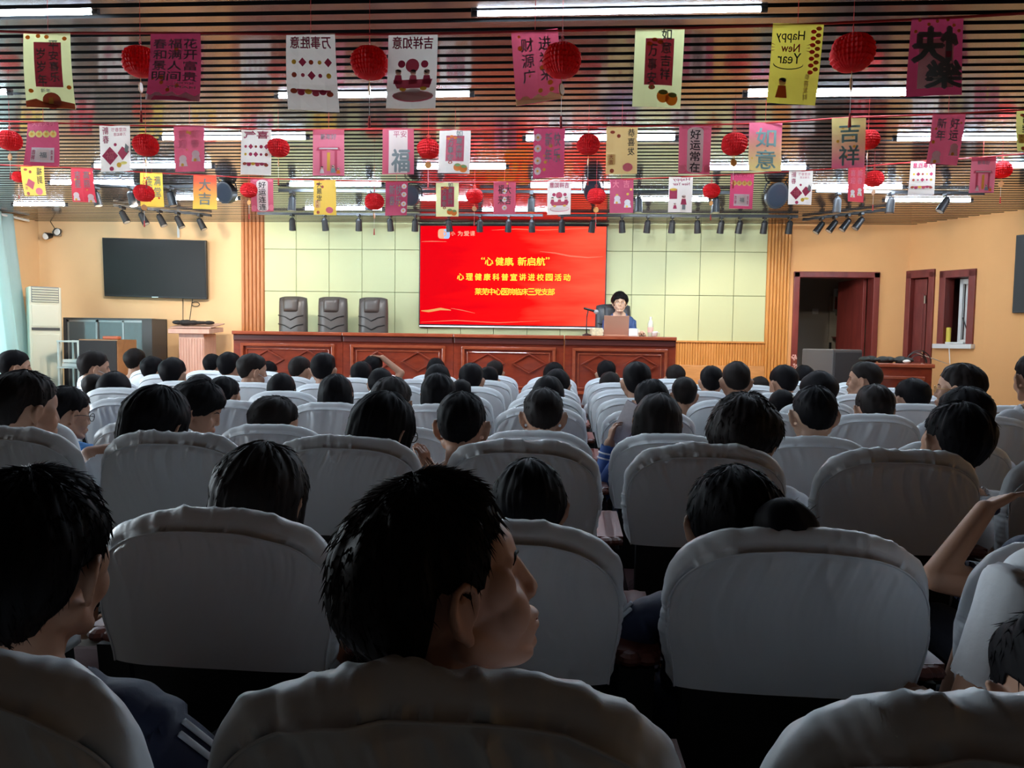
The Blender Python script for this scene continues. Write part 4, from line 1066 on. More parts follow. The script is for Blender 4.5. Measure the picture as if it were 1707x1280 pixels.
# glowing light strip under the display
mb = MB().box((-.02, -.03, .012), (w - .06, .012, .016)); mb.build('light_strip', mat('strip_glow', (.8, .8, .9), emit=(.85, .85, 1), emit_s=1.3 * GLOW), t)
mb = MB().box((0, -.012, h + .012), (w + .03, .07, .02)); mb.build('top_rail', M_BLACKM, t)

# the long row of four panelled desks
M_DESK = wood('mahogany', (.20, .026, .010), (.30, .045, .016), .28, (1.2, 3, 3), coat=.4)
M_DESKT = wood('mahogany_top', (.30, .06, .025), (.40, .09, .04), .22, (1.2, 3, 3), coat=.5)
M_DARKB = mat('dark_moulding', (.09, .016, .012), rough=.4)
DY = 8.4
TOP = PY(757, 556.5, DY).z
edges = [388, 571, 756, 941, 1128]
for i in range(4):
    xa, xb = PY(edges[i], 556, DY).x, PY(edges[i + 1], 560, DY).x
    w = xb - xa - .004; H = TOP - STAGE_Z
    t = thing('stage_desk', ['leftmost red wooden desk of the stage row', 'second red wooden desk, before the three empty chairs and the screen', 'third red wooden desk, under the middle of the red screen', 'red wooden desk where the lecturer sits'][i], 'desk', ((xa + xb) / 2, DY, STAGE_Z), 0, 'red panelled stage desks')
    mb = MB().box((0, .29, H - .02), (w + (.0), .66, .04)); mb.build('top', M_DESKT, t, bevel=.008)
    mb = MB().box((0, .01, H - .075), (w - .01, .04, .07)); mb.build('cornice', M_DARKB, t, bevel=.01)
    mb = MB().box((0, .03, (H - .04) / 2), (w, .03, H - .04)); mb.box((-w / 2 + .015, .30, (H - .04) / 2), (.03, .54, H - .04)); mb.box((w / 2 - .015, .30, (H - .04) / 2), (.03, .54, H - .04)); mb.build('body', M_DESK, t)
    fx0, fx1 = -w / 2 + .11, w / 2 - .11; fz1, fz0 = H - .155, .12
    mb = MB()
    for z in (fz0, fz1): mb.box(((fx0 + fx1) / 2, .005, z), (fx1 - fx0 + .04, .04, .035))
    for x in (fx0, fx1): mb.box((x, .005, (fz0 + fz1) / 2), (.035, .04, fz1 - fz0))
    for z in (fz0 + .05, fz1 - .05): mb.box(((fx0 + fx1) / 2, .012, z), (fx1 - fx0 - .09, .02, .014))
    for x in (fx0 + .05, fx1 - .05): mb.box((x, .012, (fz0 + fz1) / 2), (.014, .02, fz1 - fz0 - .09))
    mb.build('panel_moulding', M_DESKT, t, bevel=.006)
    for s in (-1, 1):
        cx = s * .235; cz = (fz0 + fz1) / 2 + .075; rx, rz = .20, .115
        mb = MB()
        c = [(cx - rx, cz), (cx, cz + rz), (cx + rx, cz), (cx, cz - rz)]; ci = [(cx + (x - cx) * .84, cz + (z - cz) * .84) for x, z in c]
        for k in range(4):
            p0, p1 = c[k], c[(k + 1) % 4]; q0, q1 = ci[k], ci[(k + 1) % 4]
            mb.slab([(p0[0], .014, p0[1]), (p1[0], .014, p1[1]), (q1[0], .014, q1[1]), (q0[0], .014, q0[1])], (0, -.022, 0))
        mb.slab([(x, .014, z) for x, z in ci], (0, -.006, 0))
        mb.build('diamond', M_DESK, t, bevel=.004)
    MB().box((0, .03, .05), (w, .05, .1)).build('plinth', M_DARKB, t)

# high-backed leather chairs
M_LEATH = mat('grey_brown_leather', (.085, .072, .066), rough=.38, bump=.08, bump_s=90)
M_LEATHD = mat('slate_leather', (.05, .055, .065), rough=.4, bump=.08, bump_s=90)
M_ARMW = wood('chair_arm_wood', (.22, .05, .02), (.32, .08, .04), .35)
def exec_chair(M, label, W, Hb):
    t = thing('office_chair', label, 'chair', (0, 0, STAGE_Z))
    def pad(x0, x1, z0, z1, y, th, mb, r=.9, n=10):
        vs = []; fs = []
        for s in (0, 1):
            for j in range(n + 1):
                for i in range(n + 1):
                    u, v = i / n * 2 - 1, j / n * 2 - 1
                    k = (1 - u ** 6) * (1 - v ** 6); cu = 1 - .05 * v ** 4; cv = 1 - .06 * u ** 4
                    x = (x0 + x1) / 2 + u * cu * (x1 - x0) / 2; z = (z0 + z1) / 2 + v * cv * (z1 - z0) / 2
                    vs.append((x, y + (th if s else -th * k), z))
        m = (n + 1) ** 2
        for j in range(n):
            for i in range(n):
                q = j * (n + 1) + i; fs.append((q, q + 1, q + n + 2, q + n + 1)); fs.append((m + q, m + q + n + 1, m + q + n + 2, m + q + 1))
        for i in range(n):
            for q, s in ((i, 1), (n * (n + 1) + i, -1)): fs.append((q, m + q, m + q + 1, q + 1) if s > 0 else (q, q + 1, m + q + 1, m + q))
            q = i * (n + 1); fs.append((q, q + n + 1, m + q + n + 1, m + q)); q += n; fs.append((q, m + q, m + q + n + 1, q + n + 1))
        mb.add(vs, fs)
    mb = MB(); pad(-W / 2, W / 2, .50, Hb, 0, .05, mb); b_ = mb.build('backrest', M, t, smooth=True, fix=True)
    mb = MB(); pad(-W * .27, W * .27, Hb - .20, Hb - .02, -.045, .045, mb); mb.build('head_cushion', M, b_, smooth=True, fix=True)
    mb = MB()
    for z in (Hb - .27, Hb - .38, Hb - .50):
        mb.tube([(-W * .46, -.045, z + .03), (-W * .22, -.056, z + .012), (0, -.058, z - .03), (W * .22, -.056, z + .012), (W * .46, -.045, z + .03)], .007, 6)
    mb.build('seam', mat('dark_seam', (.015, .014, .014), rough=.6), b_)
    mb = MB(); pad(-W / 2, W / 2, -.26, .26, 0, .06, mb); q = mb.build('seat', M, t, smooth=True, fix=True); q.rotation_euler = (R(-90), 0, 0); q.location = (0, -.24, .46)
    for s in (-1, 1):
        mb = MB(); mb.tube([(s * (W / 2 + .01), .0, .44), (s * (W / 2 + .025), 0, .60), (s * (W / 2 + .025), -.10, .68), (s * (W / 2 + .025), -.34, .68)], .018, 8); ar = mb.build('armrest', M_BLACKM, t, smooth=True)
        MB().box((s * (W / 2 + .025), -.2, .705), (.06, .30, .035)).build('arm_pad', M_ARMW, ar, bevel=.012)
    MB().cap((0, -.22, .08), (0, -.22, .42), .03, n=12, flat=True).build('column', M_BLACKM, t)
    for k in range(5):
        an = 2 * PI * k / 5; mb = MB(); mb.cap((0, -.22, .09), (.28 * math.cos(an), -.22 + .28 * math.sin(an), .06), .022, .015, 8); l = mb.build('leg', M_BLACKM, t, smooth=True)
        MB().ell((.28 * math.cos(an), -.22 + .28 * math.sin(an), .028), (.028, .028, .028), 12, k=8).build('castor', M_BLACK, l, smooth=True)
    return t
CHY = 9.3
Hb = PY(488, 494, CHY).z - STAGE_Z
c0 = exec_chair(M_LEATH, 'empty leather chair on the stage, nearest to the left fluted column', 50 / FPX * CHY, Hb)
for i, x in enumerate((487.5, 554, 621.5)):
    o = c0 if i == 0 else copy_tree(c0)
    o.location.x = PY(x, 520, CHY).x; o.location.y = CHY
    o['label'] = ['empty leather chair on the stage, nearest to the left fluted column', 'empty leather chair in the middle of the three behind the desk', 'empty leather chair closest to the red screen'][i]
    o['group'] = 'empty leather chairs behind the desk'; o.rotation_euler.z = R((-7, -3, -5)[i])
c3 = exec_chair(M_LEATHD, 'slate leather chair the lecturer sits in', 58 / FPX * CHY, PY(1022, 507, CHY).z - STAGE_Z)
c3.location.x = PY(1022, 530, CHY).x; c3.location.y = CHY; c3.rotation_euler.z = R(6)

# things on the lecturer's desk
def desk_pt(px, dy): q = PY(px, 558, DY + dy); return Vector((q.x, DY + dy, TOP))
q = desk_pt(1027, .2); lw = 41 / FPX * (DY + .2)
t = thing('laptop', 'open laptop on the desk in front of the lecturer', 'laptop', q)
M_LAP = mat('laptop_copper', (.50, .27, .19), rough=.3, metal=.35)
MB().box((0, .12, .009), (lw, .24, .016)).build('base', M_LAP, t, bevel=.004)
mb = MB().box((0, 0, .115), (lw, .008, .225)); l = mb.build('lid', M_LAP, t, bevel=.003); l.location = (0, .005, .012); l.rotation_euler = (R(12), 0, 0)
MB().box((0, .006, .118), (lw - .02, .003, .19)).build('display', mat('dim_screen', (.02, .02, .03), emit=(.5, .6, .8), emit_s=.4 * GLOW), l)
q = desk_pt(978, .12)
t = thing('microphone', 'black gooseneck microphone on the desk left of the lecturer', 'microphone', q)
mb = MB().lathe([(.05, 0), (.05, .015), (.02, .025), (.012, .03)], 18); mb.build('base', M_BLACK, t)
h1 = PY(980, 517, DY + .12).z - TOP
mb = MB(); mb.tube([(0, 0, .02), (-.005, 0, h1 * .4), (.0, 0, h1 * .8), (.012, .0, h1)], .007, 8); mb.build('neck', M_BLACKM, t, smooth=True)
mb = MB(); mb.cap((-.03, -.0, h1 + .02), (.07, .02, h1 - .005), .013, .015, 12); m_ = mb.build('body', M_BLACK, t, smooth=True)
MB().ell((.10, .03, h1 - .015), (.03, .026, .026), 16).build('head_grille', mat('mic_grille', (.5, .5, .55), rough=.35, metal=.8, bump=.4, bump_s=500), m_, smooth=True)
q = desk_pt(1084, .25)
t = thing('water_bottle', 'clear plastic water bottle right of the lecturer', 'bottle', q)
M_PET = mat('clear_plastic', (.78, .84, .76), rough=.08, alpha=.45)
mb = MB().lathe([(.03, 0), (.032, .01), (.032, .12), (.030, .13), (.032, .14), (.028, .17), (.012, .195), (.012, .21)], 18); mb.build('body', M_PET, t, smooth=True)
MB().lathe([(.014, .205), (.014, .228), (.006, .23)], 14).build('cap', M_WHITE, t)
MB().lathe([(.0328, .05), (.0328, .11)], 18).build('label', mat('bottle_label', (.75, .45, .40), rough=.5), t)
for i, (px, dy, nm, lab) in enumerate(((994, .14, 'tissue_box', 'small patterned box on the desk by the microphone'), (1056, .10, 'paper_box', 'white folded box on the desk right of the laptop'))):
    q = desk_pt(px, dy)
    t = MB().box((0, 0, .045), (.13 if i == 0 else .10, .10, .09)).build(nm, [mat('patterned_box', (.75, .62, .42), rough=.6, noise_s=40, noise_amt=.5), M_WHITE][i], bevel=.008)
    t.location = q; t.rotation_euler.z = R(12 - 20 * i); tag(t, lab, 'box')
q = desk_pt(1091, .16)
t = thing('teacup', 'small pale cup at the right end of the lecturer desk', 'cup', q)
MB().lathe([(.02, 0), (.03, .01), (.036, .05), (.038, .06), (.034, .058), (.026, .01), (.004, .008)], 18).build('cup', M_WHITE, t, smooth=True)
mb = MB(); mb.tube([(.034, 0, .05), (.055, 0, .045), (.055, 0, .02), (.03, 0, .014)], .005, 6); mb.build('handle', M_WHITE, t, smooth=True)

# big loudspeaker near the right door
Y = 8.7
a, m_, b_ = PY(1376, 583, Y + .2), PY(1414, 583, Y), PY(1465, 583, Y + .2)
hh = PY(1414, 583, Y).z
t = thing('loudspeaker', 'tall dark grey loudspeaker cabinet beside the right door', 'loudspeaker', (m_.x, Y, 0), R(28))
MB().box((.02, .25, hh / 2), (.46, .46, hh)).build('enclosure', mat('charcoal_cabinet', (.075, .075, .08), rough=.6), t, bevel=.012)
MB().box((.02, .015, hh / 2), (.42, .015, hh - .06)).build('grille', mat('speaker_mesh', (.03, .03, .035), rough=.8, bump=.3, bump_s=300), t, bevel=.005)
MB().box((.02, .25, hh - .002), (.44, .44, .008)).build('top_panel', mat('cabinet_top', (.30, .29, .28), rough=.5), t)

# dark red desk under the hatch window
Y = 7.4
a, b_ = PY(1468, 603, Y), PY(1570, 603, Y)
w = b_.x - a.x; hh = PY(1510, 606, Y).z
t = thing('control_desk', 'dark red wooden desk under the hatch window', 'desk', ((a.x + b_.x) / 2, Y + .3, 0), R(-14))
MB().box((0, 0, hh - .02), (w, .55, .04)).build('top', M_DESKT, t, bevel=.008)
mb = MB().box((0, 0, (hh - .04) / 2), (w - .04, .5, hh - .04)); mb.build('body', M_DESK, t, bevel=.004)
mb = MB()
for z in (hh - .14, .15): mb.box((0, -.255, z), (w - .16, .02, .03))
for x in (-w / 2 + .1, w / 2 - .1): mb.box((x, -.255, hh / 2), (.03, .02, hh - .28))
mb.build('panel_moulding', M_DESKT, t, bevel=.005)
q = ROOT_M[t.name] @ Vector((-.10, .02, hh))
mb = MB()
for i in range(8): mb.ell((-.19 + i * .054, .02 * math.sin(i * 1.7), .028), (.06, .11, .030 + .010 * math.sin(i * 2.3)))
o = mb.build('black_bag', mat('black_bag_fabric', (.02, .025, .024), rough=.7), smooth=True); o.location = q; o.rotation_euler.z = R(-14); tag(o, 'black soft bag lying on the dark red control desk', 'bag')
q = ROOT_M[t.name] @ Vector((.05, -.20, hh))
o = MB().ell((0, 0, .018), (.035, .03, .018)).build('paper_ball', M_WHITE, smooth=True); o.location = q; tag(o, 'small white crumpled paper on the edge of the control desk', 'paper')
q = ROOT_M[t.name] @ Vector((w * .32, .05, hh))
mb = MB()
for k, (rr, xx) in enumerate(((.10, 0), (.075, .02), (.12, .03))):
    mb.tube([(xx + rr * math.cos(an), .01 * k, rr * 1.0 * math.sin(an)) for an in [PI * i / 14 for i in range(15)]], .005, 6)
o = mb.build('cable_coil', M_BLACK); o.location = q + Vector((0, 0, .004)); tag(o, 'loops of black cable standing on the control desk', 'cable')
sp0 = on_wall(lerp(w0, w1, .3), wz0 + .006, -.03)
mb = MB(); mb.tube([sp0, sp0 + Vector((-.02, -.06, -.05)), sp0 + Vector((-.03, -.12, -.25)), Vector((q.x, q.y, q.z + .10))], .005, 6)
o = mb.build('white_cable', M_WHITE); tag(o, 'white cable dropping from the hatch sill to the control desk', 'cable')
mb = MB().lathe([(.025, 0), (.027, .02), (.027, .19), (.02, .2)], 16); o = mb.build('yellow_cylinder', mat('yellow_card', (.75, .60, .08), rough=.5)); o.location = on_wall(lerp(w0, w1, .16), wz0 + .006, .03); tag(o, 'yellow tube standing on the hatch window sill', 'tube')
mb = MB(); mb.box((0, 0, .012), (.22, .1, .02)); mb.ell((.1, 0, .03), (.08, .05, .025)); o = mb.build('paper_sheaf', M_WHITE); o.location = on_wall(lerp(w0, w1, .45), wz0 + .006, .05); o.rotation_euler.z = math.atan2(dAB.y, dAB.x); tag(o, 'white papers lying on the hatch window sill', 'paper')
# lamp or wire stalk in the hatch
mb = MB(); a0 = on_wall(lerp(w0, w1, .62), wz0 + .25, .1); mb.cap(on_wall(lerp(w0, w1, .55), wz0 + .32, .1), on_wall(lerp(w0, w1, .80), wz0 + .12, .1), .008, .006, 8)
mb.cap(on_wall(lerp(w0, w1, .80), wz0 + .12, .1), on_wall(lerp(w0, w1, .80), wz0 + .006, .1), .01, n=8); o = mb.build('microphone_stalk', M_BLACKM); tag(o, 'thin dark microphone stalk standing in the hatch window', 'microphone')

# second television, mostly outside the right edge
d12 = (C2 - C1).normalized(); n12 = Vector((-d12.y, d12.x, 0)); n12 = n12 if n12.x > 0 else -n12
r0, z1 = PW(1699, 393, C1, d12); _, z0 = PW(1699, 522, C1, d12)
ang = math.atan2(d12.y, d12.x)
q = C1 + d12 * (r0 + .72) - n12 * .05
t = thing('wall_screen', 'black wall screen cut off by the right edge of the photo', 'television', (q.x, q.y, z0), ang)
MB().box((0, 0, (z1 - z0) / 2), (1.44, .05, z1 - z0)).build('casing', M_BLACK, t, bevel=.006)
MB().box((0, -.027, (z1 - z0) / 2), (1.42, .004, z1 - z0 - .03)).build('display', MATS['dark_screen'], t)

# side room: switch, fire box, wall cabinet, basin stand, clutter
q = PY(1359, 519, 12.59); o = MB().box((0, 0, 0), (.10, .015, .09)).build('light_switch', M_WHITE, bevel=.004); o.location = (q.x, 12.59, q.z); tag(o, 'white light switch on the wall of the side room', 'switch')
q = PY(1396, 500, 12.5); t = thing('notice_box', 'red and white notice box on the side room wall', 'notice', (q.x, 12.5, q.z))
MB().box((0, 0, .0), (.12, .05, .36)).build('box', M_WHITE, t, bevel=.005); MB().box((0, -.027, -.05), (.09, .006, .2)).build('red_panel', mat('notice_red', (.4, .04, .03), rough=.5), t)
q = PY(1418, 505, 12.45); t = thing('wall_cabinet', 'grey green mirrored wall cabinet in the side room', 'cabinet', (q.x, 12.43, q.z))
MB().box((0, 0, 0), (.42, .16, .40)).build('carcass', mat('greenish_board', (.30, .33, .28), rough=.5), t, bevel=.004)
for s in (-1, 1): MB().box((s * .105, -.085, 0), (.19, .012, .37)).build('door', mat('mirror_door', (.42, .45, .40), rough=.15), t)
q = PY(1413, 571, 12.2); t = thing('basin_stand', 'stand with a dark red basin in the side room', 'stand', (q.x, 12.25, 0))
hz = q.z
for sx in (-1, 1):
    for sy in (-1, 1): MB().box((sx * .2, sy * .15, hz / 2), (.03, .03, hz)).build('leg', M_BLACKM, t)
MB().lathe([(.10, hz), (.22, hz + .08), (.235, hz + .09), (.2, hz + .07), (.05, hz + .02)], 24).build('basin', mat('basin_red', (.25, .04, .03), rough=.4), t, smooth=True)
for i, (px, r_, hh_) in enumerate(((1404, .035, .3), (1411, .045, .22), (1420, .03, .26), (1427, .04, .2))):
    q2 = PY(px, 560, 12.3); o = MB().lathe([(r_, 0), (r_, hh_ * .7), (r_ * .4, hh_ * .85), (r_ * .4, hh_)], 14).build('bottle', mat('bottle_%d' % i, [(.35, .33, .3), (.2, .2, .2), (.45, .42, .38), (.12, .1, .1)][i], rough=.3)); o.location = (q2.x, 12.3, hz + .03)
    tag(o, ['tall pale bottle standing in the basin, first from the left', 'dark grey bottle standing second in the basin', 'pale bottle standing third in the basin', 'black bottle standing in the basin, last on the right'][i], 'bottle', 'bottles in the side room basin')
q = PY(1352, 606, 11.6); o = MB().box((0, 0, .06), (.3, .25, .12)).build('wooden_box', M_RIB_L, bevel=.004); o.location = (q.x, 11.6, 0); tag(o, 'low wooden box on the side room floor', 'box')
mb = MB(); mb.cap((0, 0, .03), (.35, .12, .55), .012, n=8); mb.box((0, 0, .02), (.28, .08, .03)); o = mb.build('broom', M_BLACKM); o.location = (PY(1362, 606, 11.3).x, 11.3, 0); tag(o, 'dark broom leaning beside the wooden box in the side room', 'broom')
# twig of blossom beside the right column
q = PY(1313, 600, 9.6); t = thing('blossom_twig', 'tall pale pink blossom twig standing by the right fluted column', 'plant', (wx(1314) + .06, 9.72, 0))
mb = MB().lathe([(.05, 0), (.07, .1), (.06, .3), (.035, .42), (.04, .45)], 16); mb.build('vase', M_WHITE, t, smooth=True)
mb = MB(); rng = random.Random(3); b2 = MB()
for k in range(5):
    pts = [(0, 0, .4)]
    for j in range(7): l = pts[-1]; pts.append((l[0] + rng.uniform(-.02, .02), l[1] + rng.uniform(-.02, .01), l[2] + .105))
    mb.tube(pts, [.005] * 8, 5)
    for p_ in pts[2:]:
        for m in range(3): b2.ell((p_[0] + rng.uniform(-.02, .02), p_[1] + rng.uniform(-.02, .02), p_[2] + rng.uniform(-.03, .03)), (.012, .012, .012), 6, k=4)
mb.build('stem', M_ARMW, t); b2.build('blossom', mat('blossom_pink', (.75, .45, .42), rough=.7), t)['kind'] = 'stuff'
# ------------------------------------------------------------------ auditorium seats under white covers
def cloth_mat():
    m = mat('seat_cover_cloth', (.78, .82, .85), spec=.6, rough=.40, bump=.04, bump_s=700)
    return m
M_COVER = cloth_mat()
M_SHELL = mat('seat_shell_black', (.010, .010, .011), rough=.6)
M_CUSH = mat('seat_cushion_maroon', (.05, .010, .012), rough=.85)
M_SARM = wood('seat_arm_wood', (.12, .03, .018), (.18, .05, .03), .4)
ROWY = [0.72, 1.41, 2.30, 3.10, 3.90, 4.70, 5.50, 6.30, 7.10]
ROWZ = [.974, .962, .996, .930, .958, .954, .955, .960, .962]
COLX = lambda k: -.12 + .565 * k
SW, SHT, SD = .475, .285, .105
TILT = math.tan(R(9))
def top_h(u):
    a = abs(u); return SHT * (.60 + .40 * max(0.0, 1 - a ** 3.6) ** .52 + .035 * (1 - a * a) - .035)
def ridge(s, seed, f):
    a = noise.noise(Vector((s * f + seed * 17.3, seed * 3.1, 0.5))); b = noise.noise(Vector((s * f * 2.3 + seed * 7.7, 4.2, seed)))
    return a + .5 * b
def sharp(x, seed, f):
    a = 1 - abs(noise.noise(Vector((x * f + seed * 9.1, seed * 1.7, 2.2)))) * 2.2
    return max(0.0, a) ** 2.5
def cover_geo(seed, nu, nw, pleat, fold, crease):
    vs = []; fs = []
    def rear(u, w, front=False):
        H = top_h(u); z = H * w; x = u * SW / 2 * (.93 + .07 * sstep(0, .45, z / SHT))
        e = max(abs(u), 0)
        y = .016 * (abs(u) ** 5) + .012 * w ** 6
        d = (1 - w) * H
        if not front:
            warp = u + .10 * math.sin(z * 18 + seed) + .22 * fold / .02 * (z - SHT) * math.sin(seed * 2.2)
            y += -pleat * ridge(warp, seed, 9) * math.exp(-d / .06) * sstep(0, .02, d) * (1 - abs(u) ** 8)
            y += -fold * max(-.12, ridge(warp * .6 + z * 1.1, seed + 5, 3.2) + .1) * math.exp(-d / .16) * (1 - abs(u) ** 4)
            if crease: y -= crease * (.15 + 1.3 * max(0, noise.noise(Vector((u * 1.6 + seed * 5.1, 3.3, seed))) + .12)) * sharp(u * .5 + .35 * math.sin(seed * 1.3) * (z - SHT) * 2 + .02 * math.sin(z * 30), seed, 9) * math.exp(-d / (.05 + .07 * abs(noise.noise(Vector((u * 2.2, seed * 3.7, 1.1)))))) * sstep(0, .015, d) * (1 - u ** 8)
            y -= .010 * (1 - u * u) * math.sin(PI * min(1, w))
        return Vector((x, y, z))
    U = [-1 + 2 * i / nu for i in range(nu + 1)]
    # denser towards the sides
    U = [math.copysign(1 - (1 - abs(u)) ** 1.25, u) for u in U]
    W = [(1 - (1 - j / nw) ** 1.3) for j in range(nw + 1)]
    for w in W:
        for u in U: vs.append(rear(u, w))
    n1 = nu + 1
    for j in range(nw):
        for i in range(nu): q = j * n1 + i; fs.append((q, q + 1, q + n1 + 1, q + n1))
    base = len(vs)
    for w in W:
        for u in U: p = rear(u, w, True); vs.append(Vector((p.x, SD - p.y * .8, p.z)))
    for j in range(nw):
        for i in range(nu): q = base + j * n1 + i; fs.append((q, q + n1, q + n1 + 1, q + 1))
    ring = [j * n1 for j in range(nw)] + [nw * n1 + i for i in range(nu + 1)] + [j * n1 + nu for j in range(nw - 1, -1, -1)]
    L = len(ring); K = 8
    cen = Vector((0, 0, SHT * .45))
    prev = ring
    nrm = []
    for a in range(L):
        p0 = vs[ring[max(0, a - 1)]]; p1 = vs[ring[min(L - 1, a + 1)]]; t = p1 - p0
        n_ = Vector((-t.z, 0, t.x)); n_.normalize()
        if n_.dot(vs[ring[a]] - cen) < 0: n_ = -n_
        nrm.append(n_)
    for k in range(1, K + 1):
        cur = []
        for a in range(L):
            if k == K: cur.append(base + ring[a]); continue
            t = k / K; p = vs[ring[a]].lerp(vs[base + ring[a]], t)
            s = a / L
            topn = sstep(.2, .9, nrm[a].z)
            bul = (.012 + .026 * topn) * math.sin(PI * t) ** .8
            bul += pleat * .30 * ridge(s * 2.2, seed + 1, 16) * math.sin(PI * t) * (1 - t) * 1.6 + fold * .5 * max(-.2, ridge(s * 1.5 + t * .25, seed + 2, 9)) * math.sin(PI * t)
            xx = vs[ring[a]].x / SW
            if crease: bul += crease * .38 * max(0, 1 - (abs(xx) * 2.35) ** 6) * sharp(xx + .08 * t, seed, 9) * math.sin(PI * min(1, t * 1.2)) * topn
            end = min(a, L - 1 - a) / 6.0
            vs.append(p + nrm[a] * bul * min(1, .25 + end)); cur.append(len(vs) - 1)
        for a in range(L - 1): fs.append((prev[a], cur[a], cur[a + 1], prev[a + 1]))
        prev = cur
    out = [Vector((p.x, p.y - p.z * TILT, p.z)) for p in vs]
    outline = [out[r] for r in ring]
    return out, fs, outline, nrm
COVER = {}
def cover_mesh(key):
    if key in COVER: return COVER[key]
    lod, seed = key
    nu, nw, pl_, fo, cr_ = {0: (170, 80, .012, .034, .024), 1: (140, 60, .015, .014, .014), 2: (70, 30, .013, .010, .006), 3: (30, 14, .006, .005, 0)}[lod]
    vs, fs, outline, nrm = cover_geo(seed, nu, nw, pl_, fo, cr_)
    me = MB().add(vs, fs).mesh('seat_cover', [M_COVER], True)
    mb = MB(); mb.tube([p + Vector((0, -.0015, 0)) + n_ * .001 for p, n_ in zip(outline, nrm)][::2], .0022, 5)
    COVER[key] = (me, mb.mesh('seat_cover_seam', [M_COVER], True))
    return COVER[key]
def shared(kind, fn, mats):
    if kind not in COVER:
        mb = MB(); fn(mb); me = mb.mesh(kind, mats)
        COVER[kind] = me
    return COVER[kind]
def f_shell(mb):
    c = .70  # height of the cover bottom
    pts = []
    for u in [-1 + 2 * i / 16 for i in range(17)]: pts.append((u * SW / 2 * .86, 0, top_h(u * .86) - .03))
    prof = [(-SW / 2 * .84, 0, -.30), (SW / 2 * .84, 0, -.30)] + pts[::-1]
    mb.slab([(x, .042 - z * TILT, z) for x, y, z in prof], (0, .05, 0))
def f_cush(mb):
    n = 8; vs = []; fs = []
    mb.box((0, .32, -.31), (SW * .86, .42, .07)); mb.ell((0, .31, -.275), (SW * .43, .21, .035), 20, k=8)
def f_arm(mb): mb.box((0, .27, -.05), (.055, .36, .03)); mb.ell((0, .09, -.05), (.0275, .03, .015), 12, k=6); mb.ell((0, .45, -.05), (.0275, .03, .015), 12, k=6)
def f_side(mb): mb.slab([(-.018, .10, -.065), (-.018, .43, -.065), (-.018, .40, -.40), (-.018, .14, -.40)], (.036, 0, 0)); mb.box((0, .26, -.54), (.045, .10, .30)); mb.box((0, .25, -.684), (.07, .32, .025))
SEAT_N = {}
ROWNAME = ['row nearest the camera', 'second row from the camera', 'third row from the camera', 'fourth row from the camera', 'middle row of seats', 'fourth row from the stage', 'third row from the stage', 'second row from the stage', 'row nearest the stage']
NTH = ['first', 'second', 'third', 'fourth', 'fifth', 'sixth', 'seventh', 'eighth', 'ninth', 'tenth', 'eleventh', 'twelfth', 'thirteenth', 'fourteenth', 'fifteenth', 'sixteenth', 'seventeenth']
ROWK = [(-1, 1), (-2, 2), (-3, 3), (-4, 4), (-5, 4), (-6, 5), (-6, 5), (-7, 5), (-7, 5)]
SEATS = {}
def make_seat(row, k, nth, dx=0, rz=0):
    y, zt = ROWY[row], ROWZ[row]
    x = COLX(k) + dx
    c = zt - SHT - .035
    t = thing('auditorium_seat', 'white covered seat, %s from the left in the %s' % (NTH[nth], ROWNAME[row]), 'seat', (x, y, 0), rz, 'white covered auditorium seats')
    lod = [0, 1, 1, 2, 2, 3, 3, 3, 3][row]
    seed = {0: [1, 2, 3], 1: [4, 5, 6, 7], 2: [8, 9, 10, 11], 3: [12, 13, 14], 4: [12, 13, 14]}.get(row, [15, 16])
    seed = seed[k % len(seed)]
    cm, sm_ = cover_mesh((lod, seed))
    def child(nm, me, parent=t, loc=(0, 0, c)):
        o = bpy.data.objects.new(nm, me); put(o, parent); o.location = loc; return o
    cv = child('seat_cover', cm)
    if row <= 4: child('seam', sm_, cv, (0, 0, 0))
    child('backrest', shared('backrest', f_shell, [M_SHELL]))
    child('seat', shared('seat_cushion', f_cush, [M_CUSH]), loc=(0, 0, .715))
    for s in (-1, 1):
        child('armrest', shared('armrest', f_arm, [M_SARM]), loc=(s * .268, 0, .715))
        child('leg', shared('leg', f_side, [M_SHELL]), loc=(s * .268, 0, .7))
    SEATS[(row, k)] = t
    return t
for row in range(9):
    k0, k1 = ROWK[row]
    for j, k in enumerate(range(k0, k1 + 1)):
        rng = random.Random(row * 100 + k)
        make_seat(row, k, j, rng.uniform(-.006, .006), R(rng.uniform(-2, 2)))
from mathutils.bvhtree import BVHTree
# ------------------------------------------------------------------ people
M_SKIN = mat('skin', (.46, .245, .155), rough=.55, noise_s=14, noise_amt=.06)
M_SKINL = mat('skin_light', (.56, .34, .23), rough=.55, noise_s=14, noise_amt=.05)
M_HAIR = mat('black_hair', (.006, .005, .006), spec=.09, rough=.6, noise_s=60, noise_amt=.3)
M_HAIRB = mat('brown_black_hair', (.011, .007, .006), spec=.16, rough=.6, noise_s=60, noise_amt=.3)
M_TEEW = mat('white_tee', (.72, .74, .77), rough=.8, bump=.1, bump_s=60)
M_TEEB = mat('blue_tee', (.08, .26, .60), rough=.8, bump=.1, bump_s=60)
M_NAVY = mat('navy_jacket', (.012, .018, .05), rough=.65, bump=.1, bump_s=60)
M_BLUEJ = mat('blue_jacket', (.03, .09, .30), rough=.65, bump=.1, bump_s=60)
M_TROU = mat('navy_trousers', (.012, .015, .03), rough=.8)
M_STRIPE = mat('white_stripe', (.70, .72, .75), rough=.6)
M_CREAM = mat('cream_cardigan', (.74, .66, .50), rough=.8, bump=.15, bump_s=80)
M_LECT = mat('lecturer_top', (.03, .07, .20), rough=.7)
M_EYEW = mat('eye_white', (.75, .72, .70), rough=.2); M_IRIS = mat('iris', (.012, .008, .006), rough=.1)
